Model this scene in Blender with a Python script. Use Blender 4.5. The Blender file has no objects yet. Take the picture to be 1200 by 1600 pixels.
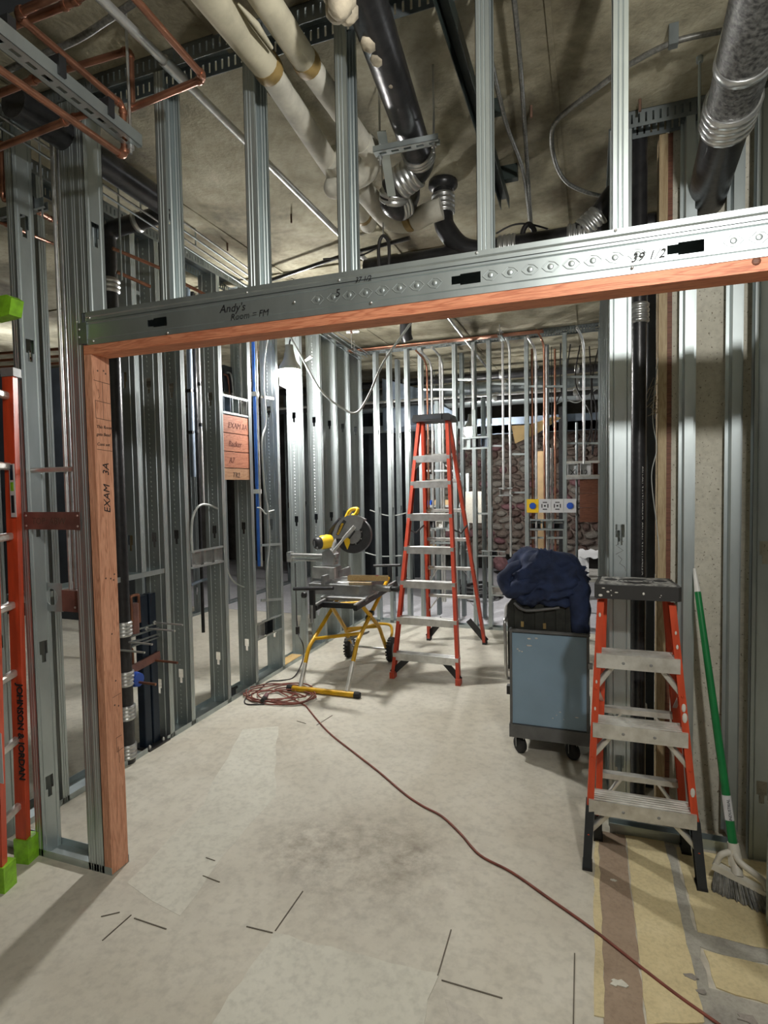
import bpy, bmesh, math, random
import numpy as np
from mathutils import Vector, Matrix
random.seed(7)
PI = math.pi
SC = bpy.context.scene
COL = SC.collection
# ------------------------------------------------------------------ camera
F_PX = 891.2; YAW = .34794; PITCH = .04617; ROLL = -.01716
CAM = np.array([1.8636, -1.7599, 1.594])
def basis():
    cy, sy = math.cos(YAW), math.sin(YAW); cp, sp = math.cos(PITCH), math.sin(PITCH)
    f = np.array([-sy*cp, cy*cp, -sp]); r = np.array([cy, sy, 0.]); u = np.cross(r, f)
    cr, sr = math.cos(ROLL), math.sin(ROLL)
    return r*cr+u*sr, u*cr-r*sr, f
BR, BU, BF = basis()
cd = bpy.data.cameras.new('camera'); cam = bpy.data.objects.new('camera', cd); COL.objects.link(cam)
cd.sensor_fit = 'VERTICAL'; cd.sensor_height = 24; cd.lens = F_PX/1600*24; cd.clip_start = .05
cam.matrix_world = Matrix(((BR[0], BU[0], -BF[0], CAM[0]), (BR[1], BU[1], -BF[1], CAM[1]), (BR[2], BU[2], -BF[2], CAM[2]), (0, 0, 0, 1)))
SC.camera = cam
# ------------------------------------------------------------------ world, lights, exposure
SC.view_settings.view_transform = 'Standard'; SC.view_settings.look = 'None'
SC.view_settings.gamma = 1; SC.view_settings.use_curve_mapping = False
SC.view_settings.exposure = -.12
w = bpy.data.worlds.new('world'); SC.world = w; w.use_nodes = True
w.node_tree.nodes['Background'].inputs[0].default_value = (.75, .85, 1, 1)
w.node_tree.nodes['Background'].inputs[1].default_value = .05
def point(name, loc, power, r, col):
    l = bpy.data.lights.new(name, 'POINT'); l.energy = power; l.shadow_soft_size = r; l.color = col
    o = bpy.data.objects.new(name, l); COL.objects.link(o); o.location = loc; return o
# first lamp hangs behind the photographer (out of frame) and lights the near room
point('near_room_lamp', (2.28, -1.25, 2.51), 112, .045, (1, .975, .93))
point('near_room_lamp', (2.9, -3.2, 2.7), 12, .12, (1, .97, .92))  # weak unseen second light, farther back
point('far_room_light', (3.6, 4.2, 2.7), 34, .12, (.95, .97, 1))  # unseen point light beyond the right corridor wall, no lamp known there
point('side_room_fill', (-3.6, 2.4, 2.6), 40, .12, (.97, .98, 1))  # added ambient fill for the left room, not an actual lamp

def A(px, py, X=None, Y=None, Z=None):
    """point of the photograph's sight line on the world plane X=, Y= or Z="""
    v = BF+(px-600)/F_PX*BR-(py-800)/F_PX*BU
    i, val = (0, X) if X is not None else (1, Y) if Y is not None else (2, Z)
    return Vector(CAM+(val-CAM[i])/v[i]*v)
# ------------------------------------------------------------------ materials
M = {}
def nt(name):
    m = bpy.data.materials.new(name); m.use_nodes = True; M[name] = m
    n = m.node_tree; b = n.nodes['Principled BSDF']; return m, n, b
def ramp(n, fac, stops):
    r = n.nodes.new('ShaderNodeValToRGB'); e = r.color_ramp.elements
    while len(e) < len(stops): e.new(.5)
    for i, (p, c) in enumerate(stops): e[i].position = p; e[i].color = (*c, 1)
    n.links.new(fac, r.inputs[0]); return r.outputs[0]
def noise(n, scale, detail=4, stretch=None, coord='Object', dist=0, rough=.55):
    t = n.nodes.new('ShaderNodeTexCoord'); mp = n.nodes.new('ShaderNodeMapping')
    n.links.new(t.outputs[coord], mp.inputs[0])
    if stretch: mp.inputs['Scale'].default_value = stretch
    x = n.nodes.new('ShaderNodeTexNoise'); x.inputs['Scale'].default_value = scale; x.inputs['Detail'].default_value = detail
    x.inputs['Distortion'].default_value = dist; x.inputs['Roughness'].default_value = rough
    n.links.new(mp.outputs[0], x.inputs['Vector']); return x.outputs['Fac']
def mixc(n, a, b, fac, mode='MULTIPLY'):
    x = n.nodes.new('ShaderNodeMix'); x.data_type = 'RGBA'; x.blend_type = mode
    for s, v in ((6, a), (7, b), (0, fac)):
        if hasattr(v, 'is_linked'): n.links.new(v, x.inputs[s])
        elif s == 0: x.inputs[0].default_value = v
        else: x.inputs[s].default_value = (*v, 1)
    return x.outputs[2]
def bump(n, b, h, s=.2, d=.01):
    x = n.nodes.new('ShaderNodeBump'); x.inputs['Strength'].default_value = s; x.inputs['Distance'].default_value = d
    n.links.new(h, x.inputs['Height']); n.links.new(x.outputs[0], b.inputs['Normal'])
def simple(name, c, rough=.5, metal=0, var=.25, scale=12, bmp=0, stretch=None, c2=None, emit=None, spec=None):
    m, n, b = nt(name)
    f = noise(n, scale, 5, stretch)
    d = c2 or tuple(max(0, v*(1-var)) for v in c)
    n.links.new(ramp(n, f, [(.35, d), (.65, c)]), b.inputs['Base Color'])
    b.inputs['Roughness'].default_value = rough; b.inputs['Metallic'].default_value = metal
    if spec is not None: b.inputs['Specular IOR Level'].default_value = spec
    if bmp: bump(n, b, f, bmp)
    if emit: b.inputs['Emission Color'].default_value = (*emit[0], 1); b.inputs['Emission Strength'].default_value = emit[1]
    return m
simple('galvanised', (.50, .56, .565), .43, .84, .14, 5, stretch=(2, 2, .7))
simple('galvanised_dark', (.27, .305, .31), .45, .75, .25, 6, stretch=(2, 2, .7))  # darker copy of galvanised; dimness behind the back wall put in its colour
simple('aluminium', (.74, .75, .74), .38, .75, .3, 14)
simple('aluminium_worn', (.74, .74, .70), .40, .55, .5, 16, c2=(.52, .51, .46))
simple('copper', (.43, .20, .125), .36, .8, .45, 8)
simple('black_iron', (.028, .028, .03), .32, .15, .4, 30, .12)
simple('iron_print', (.17, .17, .16), .42, .2, .85, 70, .3, c2=(.025, .025, .025))
simple('rust_iron', (.16, .09, .06), .8, .1, .5, 20, .2)
simple('clamp_steel', (.62, .63, .62), .3, .85, .2, 20)
simple('strut_green', (.035, .05, .045), .5, .3, .4, 10)
simple('fiberglass_orange', (.66, .078, .025), .42, 0, .3, 6, stretch=(6, 6, .8))
simple('fiberglass_red', (.60, .075, .035), .45, 0, .3, 6, stretch=(6, 6, .8))
simple('lime_plastic', (.30, .66, .03), .4, 0, .35, 30)
simple('black_plastic', (.022, .023, .025), .42, 0, .3, 20)
simple('cap_worn', (.42, .42, .39), .6, 0, .6, 45, c2=(.05, .05, .05))
simple('cap_black_worn', (.03, .03, .03), .5, 0, .6, 26, c2=(.028, .028, .027))
simple('rubber', (.02, .02, .02), .75, 0, .3, 30)
simple('yellow_paint', (.76, .43, .015), .35, .1, .28, 8)
simple('yellow_plastic', (.85, .55, .02), .4, 0, .15, 10)
simple('cast_grey', (.33, .34, .34), .45, .4, .25, 14)
simple('blade_dark', (.07, .075, .08), .35, .4, .3, 14)
simple('cart_blue', (.26, .385, .50), .38, .05, .12, 4)
simple('cart_grey', (.15, .155, .155), .5, .1, .3, 10)
simple('navy_cloth', (.020, .036, .098), .85, 0, .5, 12, .5)
simple('black_cloth', (.035, .038, .032), .85, 0, .5, 14, .4)
simple('brown_hose', (.20, .075, .05), .7, 0, .4, 12)
simple('broom_green', (.012, .20, .055), .35, 0, .25, 8)
simple('white_plastic', (.75, .75, .71), .45, 0, .12, 12)
simple('broom_cap', (.66, .64, .56), .5, 0, .2, 12)
simple('bristle', (.33, .335, .32), .8, 0, .6, 40)
simple('cord_red', (.26, .075, .05), .6, 0, .5, 14)
simple('cord_black', (.03, .028, .028), .5, 0, .3, 14)
simple('white_wire', (.50, .53, .51), .5, .1, .2, 14)
simple('flex_conduit', (.26, .26, .24), .42, .6, .45, 90)
simple('blue_conduit', (.03, .15, .55), .4, .1, .3, 8)
simple('blue_plastic', (.02, .09, .48), .45, 0, .3, 8)
simple('insulation_white', (.66, .64, .55), .85, 0, .38, 9, .35)
simple('insulation_cream', (.60, .56, .42), .85, 0, .35, 9, .35)
simple('tape_tan', (.36, .25, .09), .6, 0, .4, 16)
simple('plaster_lump', (.60, .53, .40), .95, 0, .5, 18, .6)
simple('copper_plate', (.26, .13, .11), .5, .35, .4, 10)
simple('paper_white', (.62, .63, .64), .8, 0, .12, 6)
simple('plywood', (.62, .43, .19), .7, 0, .2, 8)
simple('beam_blue', (.22, .275, .35), .5, .3, .3, 6)
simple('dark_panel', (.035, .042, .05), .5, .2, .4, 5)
simple('dark_blue_steel', (.02, .035, .06), .35, .4, .4, 5)
simple('ink', (.012, .012, .014), .6, 0, 0, 5)
simple('ink_soft', (.10, .06, .045), .7, 0, 0, 5)
simple('ink_red', (.20, .05, .03), .7, 0, 0, 5)
simple('cut_dark', (.15, .13, .10), .8, 0, .3, 20)
simple('print_white', (.55, .55, .52), .6, 0, 0, 5)
simple('paint_white', (.72, .70, .64), .6, 0, .1, 30)
simple('screw', (.78, .78, .76), .3, .85, .1, 20)
simple('pink_batt', (.30, .15, .16), .9, 0, .5, 14, .5)
simple('cardboard', (.42, .29, .15), .8, 0, .2, 8)
m, n, b = nt('lamp_glow'); b.inputs['Base Color'].default_value = (1, 1, 1, 1)
b.inputs['Emission Color'].default_value = (1, .97, .93, 1); b.inputs['Emission Strength'].default_value = 650
m, n, b = nt('lamp_hood'); b.inputs['Base Color'].default_value = (.20, .20, .17, 1); b.inputs['Roughness'].default_value = .4

def wood(name, light, dark, axis, sc=1., rough=.6):
    """fir: long growth lines along axis 'x' 'y' or 'z'"""
    m, n, b = nt(name)
    st = {'x': (.55, 9, 9), 'y': (9, .55, 9), 'z': (9, 9, .55)}[axis]
    f = noise(n, 3.2*sc, 3, st, dist=.7)
    t = n.nodes.new('ShaderNodeMath'); t.operation = 'MULTIPLY'; n.links.new(f, t.inputs[0]); t.inputs[1].default_value = 9
    s = n.nodes.new('ShaderNodeMath'); s.operation = 'FRACT'; n.links.new(t.outputs[0], s.inputs[0])
    c1 = ramp(n, s.outputs[0], [(0, dark), (.35, light), (.8, light), (1, dark)])
    g = noise(n, 60*sc, 4, st)
    c2 = ramp(n, g, [(.3, (.72, .68, .66)), (.7, (1, 1, 1))])
    big = ramp(n, noise(n, 2.2, 2), [(.3, (.84, .80, .78)), (.7, (1, 1, 1))])
    n.links.new(mixc(n, mixc(n, c1, c2, 1), big, 1), b.inputs['Base Color'])
    b.inputs['Roughness'].default_value = rough; bump(n, b, g, .08)
wood('fir_x', (.84, .35, .19), (.60, .20, .10), 'x')
wood('fir_z', (.90, .48, .31), (.66, .30, .175), 'z')
wood('fir_y', (.72, .30, .17), (.50, .17, .09), 'y', 1.4)
wood('fir_pale', (.70, .42, .24), (.52, .26, .13), 'y', 1.4)
wood('fir_brown', (.22, .085, .045), (.12, .04, .022), 'x', 1.2)
wood('lumber_tan', (.52, .42, .25), (.40, .30, .16), 'z')
wood('lumber_yellow', (.80, .60, .28), (.66, .44, .17), 'y')

def concrete(name, base, dark, light, sc=1., rough=.85, specks=None, bmp=.15, tint=None, dark_spots=None):
    m, n, b = nt(name)
    c = ramp(n, noise(n, 1.6*sc, 9, rough=.68), [(.28, dark), (.5, base), (.74, light)])
    c = mixc(n, c, ramp(n, noise(n, 26*sc, 5), [(.28, (.72, .72, .72)), (.55, (1, 1, 1))]), .6)
    if tint: c = mixc(n, c, tint, ramp(n, noise(n, .9*sc, 4, dist=.6), [(.48, (0, 0, 0)), (.66, (1, 1, 1))]), 'MULTIPLY')
    if specks:
        c = mixc(n, c, specks, ramp(n, noise(n, 95, 2), [(.64, (0, 0, 0)), (.72, (1, 1, 1))]), 'MIX')
    for px, py, r0, r1, dc in (dark_spots or ()):          # grime spots on the floor, and a broad darker area by the side wall
        g = n.nodes.new('ShaderNodeNewGeometry'); vd = n.nodes.new('ShaderNodeVectorMath'); vd.operation = 'DISTANCE'
        n.links.new(g.outputs['Position'], vd.inputs[0]); vd.inputs[1].default_value = (px, py, 0)
        mr = n.nodes.new('ShaderNodeMapRange'); n.links.new(vd.outputs['Value'], mr.inputs[0])
        for i, v in ((1, r0), (2, r1), (3, 1.), (4, 0.)): mr.inputs[i].default_value = v
        mu = n.nodes.new('ShaderNodeMath'); mu.operation = 'MULTIPLY'; n.links.new(mr.outputs[0], mu.inputs[0])
        n.links.new(ramp(n, noise(n, 9, 6, rough=.7), [(.40, (0, 0, 0)), (.66, (1, 1, 1))]), mu.inputs[1])
        c = mixc(n, c, dc, mu.outputs[0])
    n.links.new(c, b.inputs['Base Color']); b.inputs['Roughness'].default_value = rough
    b.inputs['Specular IOR Level'].default_value = .25
    bump(n, b, noise(n, 45*sc, 6), bmp)
concrete('floor_concrete', (.60, .575, .49), (.50, .475, .405), (.66, .635, .55), 1.1, .7, bmp=.06, tint=(.88, .86, .83), dark_spots=((.98, .45, .12, .52, (.62, .59, .57)), (.62, .42, .05, .25, (.68, .65, .62)), (1.17, .52, .0, .12, (.6, .57, .56)), (2.3, 1.2, .1, .9, (.7, .68, .64))))
concrete('floor_pale', (.63, .62, .535), (.56, .545, .465), (.68, .67, .585), 1.4, .7, bmp=.05)
concrete('floor_mid', (.545, .52, .45), (.46, .435, .38), (.60, .57, .49), 1.6, .75, bmp=.05)
concrete('floor_yellow', (.62, .53, .31), (.50, .42, .25), (.72, .63, .40), 3, .8, bmp=.1)
concrete('floor_brown', (.33, .25, .18), (.27, .20, .14), (.39, .30, .22), 3, .8, bmp=.06)
concrete('floor_mortar', (.36, .35, .30), (.22, .21, .19), (.46, .44, .38), 4, .85, bmp=.1)
concrete('floor_stain', (.27, .25, .22), (.20, .19, .17), (.36, .34, .30), 6, .8, bmp=.05)
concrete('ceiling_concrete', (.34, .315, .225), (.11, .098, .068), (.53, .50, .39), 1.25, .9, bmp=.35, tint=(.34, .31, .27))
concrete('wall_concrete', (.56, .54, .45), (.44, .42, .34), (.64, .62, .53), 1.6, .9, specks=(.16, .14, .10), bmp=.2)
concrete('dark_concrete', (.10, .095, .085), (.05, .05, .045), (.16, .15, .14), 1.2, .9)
concrete('rubble_a', (.20, .16, .135), (.09, .07, .06), (.33, .27, .23), 4, .95, bmp=.6)
concrete('rubble_b', (.15, .10, .085), (.08, .055, .045), (.28, .19, .165), 4, .95, bmp=.6)
concrete('rubble_c', (.29, .265, .23), (.15, .13, .115), (.42, .39, .34), 4, .95, bmp=.6)
concrete('far_floor', (.52, .52, .55), (.40, .40, .43), (.60, .60, .63), 1.2, .7, bmp=.05)
# ------------------------------------------------------------------ geometry helpers
def V(*a): return Vector(a[0]) if len(a) == 1 else Vector(a)
class MB:
    def __init__(s): s.v = []; s.f = []; s.sm = []
    def add(s, vs, fs, smooth=False):
        o = len(s.v); s.v += [tuple(x) for x in vs]
        s.f += [tuple(i+o for i in f) for f in fs]; s.sm += [smooth]*len(fs); return s
    def box(s, x0, x1, y0, y1, z0, z1):
        x0, x1 = min(x0, x1), max(x0, x1); y0, y1 = min(y0, y1), max(y0, y1); z0, z1 = min(z0, z1), max(z0, z1)
        return s.add([(x0, y0, z0), (x1, y0, z0), (x1, y1, z0), (x0, y1, z0), (x0, y0, z1), (x1, y0, z1), (x1, y1, z1), (x0, y1, z1)],
                     [(0, 3, 2, 1), (4, 5, 6, 7), (0, 1, 5, 4), (1, 2, 6, 5), (2, 3, 7, 6), (3, 0, 4, 7)])
    def beam(s, p0, p1, a, b, up=(0, 0, 1), bevel=0):
        """bar from p0 to p1, a wide (sideways), b thick (along up)"""
        p0, p1 = V(p0), V(p1); d = (p1-p0).normalized(); u = V(up)
        if abs(d.dot(u)) > .98: u = V(0, 1, 0)
        r = d.cross(u).normalized(); u = r.cross(d).normalized()
        if bevel:
            c = bevel; pts = [(-a/2+c, -b/2), (a/2-c, -b/2), (a/2, -b/2+c), (a/2, b/2-c), (a/2-c, b/2), (-a/2+c, b/2), (-a/2, b/2-c), (-a/2, -b/2+c)]
        else: pts = [(-a/2, -b/2), (a/2, -b/2), (a/2, b/2), (-a/2, b/2)]
        return s.prism(pts, p0, r, u, p1-p0)
    def prism(s, pts, o, u, v, w, smooth=False):
        """2D outline pts (in u, v) pushed along the vector w"""
        o, u, v, w = V(o), V(u), V(v), V(w); n = len(pts)
        if u.cross(v).dot(w) < 0: pts = pts[::-1]
        a = [o+u*p[0]+v*p[1] for p in pts]; bb = [p+w for p in a]
        k = len(s.v); s.v += [tuple(p) for p in a+bb]
        s.f += [tuple(k+i for i in range(n-1, -1, -1)), tuple(k+n+i for i in range(n))]; s.sm += [False, False]
        for i in range(n): s.f.append((k+i, k+(i+1) % n, k+n+(i+1) % n, k+n+i)); s.sm.append(smooth)
        return s
    def strip(s, pts, t, o, u, v, w):
        """thin sheet following the open polyline pts (in u, v), t thick, pushed along w"""
        P = [V(p[0], p[1], 0) for p in pts]; out = []
        for i, p in enumerate(P):
            a = (P[i]-P[i-1]).normalized() if i else (P[1]-P[0]).normalized()
            c = (P[i+1]-P[i]).normalized() if i < len(P)-1 else a
            na = V(-a.y, a.x, 0); nc = V(-c.y, c.x, 0); nn = (na+nc); nn = nn.normalized() if nn.length > 1e-6 else na
            k = max(.35, nn.dot(na)); out.append(p+nn*(t/k))
        o, u, v, w = V(o), V(u), V(v), V(w)
        for i in range(len(P)-1):
            s.prism([(P[i].x, P[i].y), (P[i+1].x, P[i+1].y), (out[i+1].x, out[i+1].y), (out[i].x, out[i].y)], o, u, v, w)
        return s
    def tube(s, pts, r, n=8, closed=False, caps=True):
        P = [V(p) for p in pts]; m = len(P); R = r if hasattr(r, '__len__') else [r]*m
        T = []
        for i in range(m):
            if closed: t = P[(i+1) % m]-P[i-1]
            else: t = P[min(i+1, m-1)]-P[max(i-1, 0)]
            T.append(t.normalized() if t.length > 1e-9 else V(0, 0, 1))
        u = V(0, 0, 1) if abs(T[0].z) < .9 else V(1, 0, 0)
        vs = []
        for i in range(m):
            u = (u-T[i]*u.dot(T[i])); u = u.normalized() if u.length > 1e-6 else T[i].orthogonal().normalized()
            w_ = T[i].cross(u)
            for k in range(n):
                a = 2*PI*k/n; vs.append(P[i]+(u*math.cos(a)+w_*math.sin(a))*R[i])
        fs = []
        for i in range(m if closed else m-1):
            j = (i+1) % m
            for k in range(n): fs.append((i*n+k, i*n+(k+1) % n, j*n+(k+1) % n, j*n+k))
        s.add(vs, fs, True)
        if caps and not closed: s.add(vs[:n], [tuple(range(n-1, -1, -1))]); s.add(vs[-n:], [tuple(range(n))])
        return s
    def cyl(s, p0, p1, r, n=14, r2=None): return s.tube([p0, p1], [r, r if r2 is None else r2], n)
    def lathe(s, prof, o, ax, n=16, caps=True):
        """profile [(radius, height)] around axis ax from o"""
        o, ax = V(o), V(ax).normalized(); return s.tube2([(o+ax*h, r) for r, h in prof], ax, n, caps)
    def tube2(s, pr, ax, n, caps):
        u = ax.orthogonal().normalized(); w_ = ax.cross(u); vs = []
        for p, r in pr:
            for k in range(n): a = 2*PI*k/n; vs.append(p+(u*math.cos(a)+w_*math.sin(a))*max(r, 1e-4))
        fs = []
        for i in range(len(pr)-1):
            for k in range(n): fs.append((i*n+k, i*n+(k+1) % n, (i+1)*n+(k+1) % n, (i+1)*n+k))
        s.add(vs, fs, True)
        if caps: s.add(vs[:n], [tuple(range(n-1, -1, -1))]); s.add(vs[-n:], [tuple(range(n))])
        return s
    def ball(s, c, r, n=10, sq=(1, 1, 1)):
        c = V(c); pr = []
        vs = []; fs = []; m = max(5, n//2+1)
        for i in range(m+1):
            th = PI*i/m
            for k in range(n):
                a = 2*PI*k/n; vs.append(c+V(math.sin(th)*math.cos(a)*sq[0], math.sin(th)*math.sin(a)*sq[1], -math.cos(th)*sq[2])*r)
        for i in range(m):
            for k in range(n): fs.append((i*n+k, i*n+(k+1) % n, (i+1)*n+(k+1) % n, (i+1)*n+k))
        return s.add(vs, fs, True)
    def build(s, name, mat, parent=None, loc=None):
        me = bpy.data.meshes.new(name); o = bpy.data.objects.new(name, me); COL.objects.link(o)
        base = V(0, 0, 0)
        if parent is not None:
            o.parent = parent; p = parent
            while p: base = base+p.location; p = p.parent
        else:
            if loc is None:
                a = np.array(s.v); loc = (float(a[:, 0].mean()), float(a[:, 1].mean()), float(a[:, 2].min()))
            o.location = loc; base = V(loc)
        me.from_pydata([(x[0]-base.x, x[1]-base.y, x[2]-base.z) for x in s.v], [], s.f)
        me.polygons.foreach_set('use_smooth', s.sm); me.update()
        me.materials.append(M[mat] if isinstance(mat, str) else mat)
        return o
def tag(o, label=None, cat=None, group=None, kind=None):
    if label: o['label'] = label
    if cat: o['category'] = cat
    if group: o['group'] = group
    if kind: o['kind'] = kind
    return o
def thing(name, loc, label, cat, group=None):
    o = bpy.data.objects.new(name, None); COL.objects.link(o); o.location = V(loc); o.empty_display_size = .05
    return tag(o, label, cat, group)
def one(name, mb, mat, label, cat, group=None): return tag(mb.build(name, mat), label, cat, group)
def spline(pts, k=6, closed=False):
    P = [V(p) for p in pts]; m = len(P); out = []
    for i in range(m if closed else m-1):
        g = lambda j: P[j % m] if closed else P[min(max(j, 0), m-1)]
        a, b_, c, d = g(i-1), g(i), g(i+1), g(i+2)
        for q in range(k):
            t = q/k; out.append(.5*((2*b_)+(c-a)*t+(2*a-5*b_+4*c-d)*t*t+(3*b_-a-3*c+d)*t**3))
    if not closed: out.append(P[-1])
    return out
def bend(pts, r, k=5):
    """polyline with its corners rounded to radius r"""
    P = [V(p) for p in pts]; out = [P[0]]
    for i in range(1, len(P)-1):
        a = (P[i-1]-P[i]); c = (P[i+1]-P[i]); q = min(r, a.length*.49, c.length*.49)
        a = P[i]+a.normalized()*q; c = P[i]+c.normalized()*q
        for j in range(k+1):
            t = j/k; out.append(a*(1-t)**2+P[i]*2*t*(1-t)+c*t*t)
    return out+[P[-1]]
def text(body, name, mat, parent, o, u, v, size, label=None, shear=0, ext=.0006, align='LEFT', bold=0):
    """lettering standing at o, running along u, with v as its up"""
    cu = bpy.data.curves.new(name, 'FONT'); cu.body = body; cu.size = size; cu.shear = shear; cu.extrude = ext; cu.resolution_u = 2
    cu.align_x = align; cu.offset = bold
    t = bpy.data.objects.new('tmp', cu); COL.objects.link(t)
    dg = bpy.context.evaluated_depsgraph_get(); me = bpy.data.meshes.new_from_object(t.evaluated_get(dg))
    bpy.data.objects.remove(t); bpy.data.curves.remove(cu)
    u = V(u).normalized(); v = V(v).normalized(); w_ = u.cross(v); o = V(o)
    mb = MB(); mb.add([o+u*q.co.x+v*q.co.y+w_*q.co.z for q in me.vertices], [tuple(p.vertices) for p in me.polygons])
    bpy.data.meshes.remove(me)
    r = mb.build(name, mat, parent)
    if label: r['label'] = label
    return r
def scribble(lines, name, mat, parent, r=.0012):
    mb = MB()
    for l in lines: mb.tube(l, r, 4)
    return mb.build(name, mat, parent)
ORD = 'first second third fourth fifth sixth seventh eighth ninth tenth eleventh twelfth thirteenth fourteenth'.split()
# ------------------------------------------------------------------ the setting
def struct(name, mb, mat): return tag(mb.build(name, mat), kind='structure')
CZ = 3.19
floor = struct('floor', MB().box(-6, 5, -5, 9.2, -.12, 0), 'floor_concrete')
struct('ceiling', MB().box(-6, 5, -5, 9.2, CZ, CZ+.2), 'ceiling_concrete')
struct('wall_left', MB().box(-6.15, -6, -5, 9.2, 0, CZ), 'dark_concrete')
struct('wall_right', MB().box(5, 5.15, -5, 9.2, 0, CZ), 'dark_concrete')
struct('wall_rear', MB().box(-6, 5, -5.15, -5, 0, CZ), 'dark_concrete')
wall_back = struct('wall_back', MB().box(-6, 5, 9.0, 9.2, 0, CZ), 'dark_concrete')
# concrete wall that carries the furring on the right (faces the camera)
struct('wall_side', MB().box(2.19, 3.6, 1.115, 1.30, 0, CZ), 'wall_concrete')
def patch(name, pts, mat, h=.002, jit=.006, step=.05, z=0):
    """thin skin of another screed lying in the floor, with a ragged edge"""
    out = []
    for i, p in enumerate(pts):
        q = pts[(i+1) % len(pts)]; d = math.dist(p, q); n = max(1, int(d/step))
        for k in range(n):
            t = k/n; out.append((p[0]+(q[0]-p[0])*t+random.uniform(-jit, jit), p[1]+(q[1]-p[1])*t+random.uniform(-jit, jit)))
    return MB().prism(out, (0, 0, z), (1, 0, 0), (0, 1, 0), (0, 0, h)).build(name, mat, floor)
# old screed and tile bed showing at the right, bigger pale and dull areas elsewhere
patch('screed_patch', [(.80, -1.2), (.80, -.05), (1.395, -.03), (1.395, -1.2)], 'floor_pale', .0015, .008)
patch('screed_patch', [(.10, -.02), (.02, .55), (-.30, 1.4), (-.1, 1.5), (.32, .75), (.41, -.10)], 'floor_pale', .0006, .010, .12)
patch('screed_patch', [(1.45, -.9), (1.45, -.12), (1.82, -.16), (1.84, -.9)], 'floor_mid', .0008, .02)
patch('tile_bed_strip', [(1.872, -.02), (1.880, .95), (1.896, .95), (1.905, -.02)], 'floor_yellow', .003, .004)
patch('adhesive_strip', [(1.902, -.5), (1.898, .95), (2.010, .95), (2.016, -.5)], 'floor_brown', .002, .004)
patch('tile_bed_strip', [(2.018, .00), (2.012, .95), (2.170, .96), (2.178, .06)], 'floor_yellow', .004, .003)
patch('mortar_joint', [(2.172, -.2), (2.165, .98), (2.205, .98), (2.215, -.2)], 'floor_mortar', .002, .006)
patch('tile_bed_patch', [(2.222, .43), (2.210, .93), (2.62, .93), (2.62, .42)], 'floor_yellow', .004, .004)
patch('mortar_joint', [(2.20, .36), (2.20, .44), (2.65, .43), (2.65, .35)], 'floor_mortar', .0025, .008)
patch('tile_bed_patch', [(2.232, .20), (2.225, .35), (2.62, .34), (2.62, .17)], 'floor_yellow', .004, .004)
patch('mortar_joint', [(2.19, -.3), (2.20, .20), (2.65, .17), (2.65, -.3)], 'floor_mortar', .0018, .01)
patch('tile_bed_patch', [(2.03, -.6), (2.02, -.02), (2.18, .04), (2.19, -.6)], 'floor_yellow', .004, .006)
for c, r, m in (((1.945, .12), .028, 'floor_pale'), ((1.95, .62), .012, 'floor_pale'), ((2.165, .22), .022, 'floor_stain'), ((2.19, .17), .018, 'floor_stain'),
                ((2.30, .11), .03, 'floor_stain'), ((2.34, .09), .03, 'floor_stain'), ((2.26, .06), .016, 'floor_stain'), ):
    patch('floor_spot', [(c[0]+r*math.cos(a)*random.uniform(.5, 1.2), c[1]+r*.6*math.sin(a)*random.uniform(.5, 1.2)) for a in [k*PI/6 for k in range(12)]], m, .0052, r*.12, .02)
# saw cuts of the old tile grid
for p, q in (((1.812, .20), (1.819, -.4)), ((1.393, .167), (1.396, -.035)), ((1.412, -.047), (1.606, -.049)), ((.796, -.04), (.795, .171)), ((.236, -.276), (.242, -.147)),
             ((.265, -.156), (.416, -.16)), ((.686, -.056), (.792, -.051)), ((-.02, 1.62), (.06, 1.60)), ((.14, 1.60), (.17, 1.78)), ((.14, -.19), (.19, -.15)), ((.36, .12), (.45, .11)), ((.30, .22), (.35, .215))):
    MB().beam((*p, .0012), (*q, .0012), .0038, .0026).build('saw_cut', 'cut_dark', floor)
# ceiling: faint board steps (real relief) and a shallow soffit on the right
ceil = bpy.data.objects['ceiling']
for x in (-.3, .62, 1.72, 2.9): MB().box(x, x+.02, -4, 8.9, CZ-.006, CZ+.01).build('board_mark', 'ceiling_concrete', ceil)
for y in (-1.1, 2.05, 3.6, 5.6): MB().box(-5.9, 4.9, y, y+.10, CZ-.012, CZ+.01).build('board_mark', 'ceiling_concrete', ceil)
for q in ((355, 380), (455, 335), (1000, 155), (830, 165)):
    p = A(*q, Z=CZ); MB().cyl(p-V(0, 0, .05), p, .006, 6).build('tie_wire', 'rust_iron', ceil)
patch('rust_streak', [(1.93, .3), (1.90, 1.35), (1.96, 1.4), (1.99, .3)], 'rust_iron', .002, .02, z=CZ-.002).parent = ceil

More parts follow.
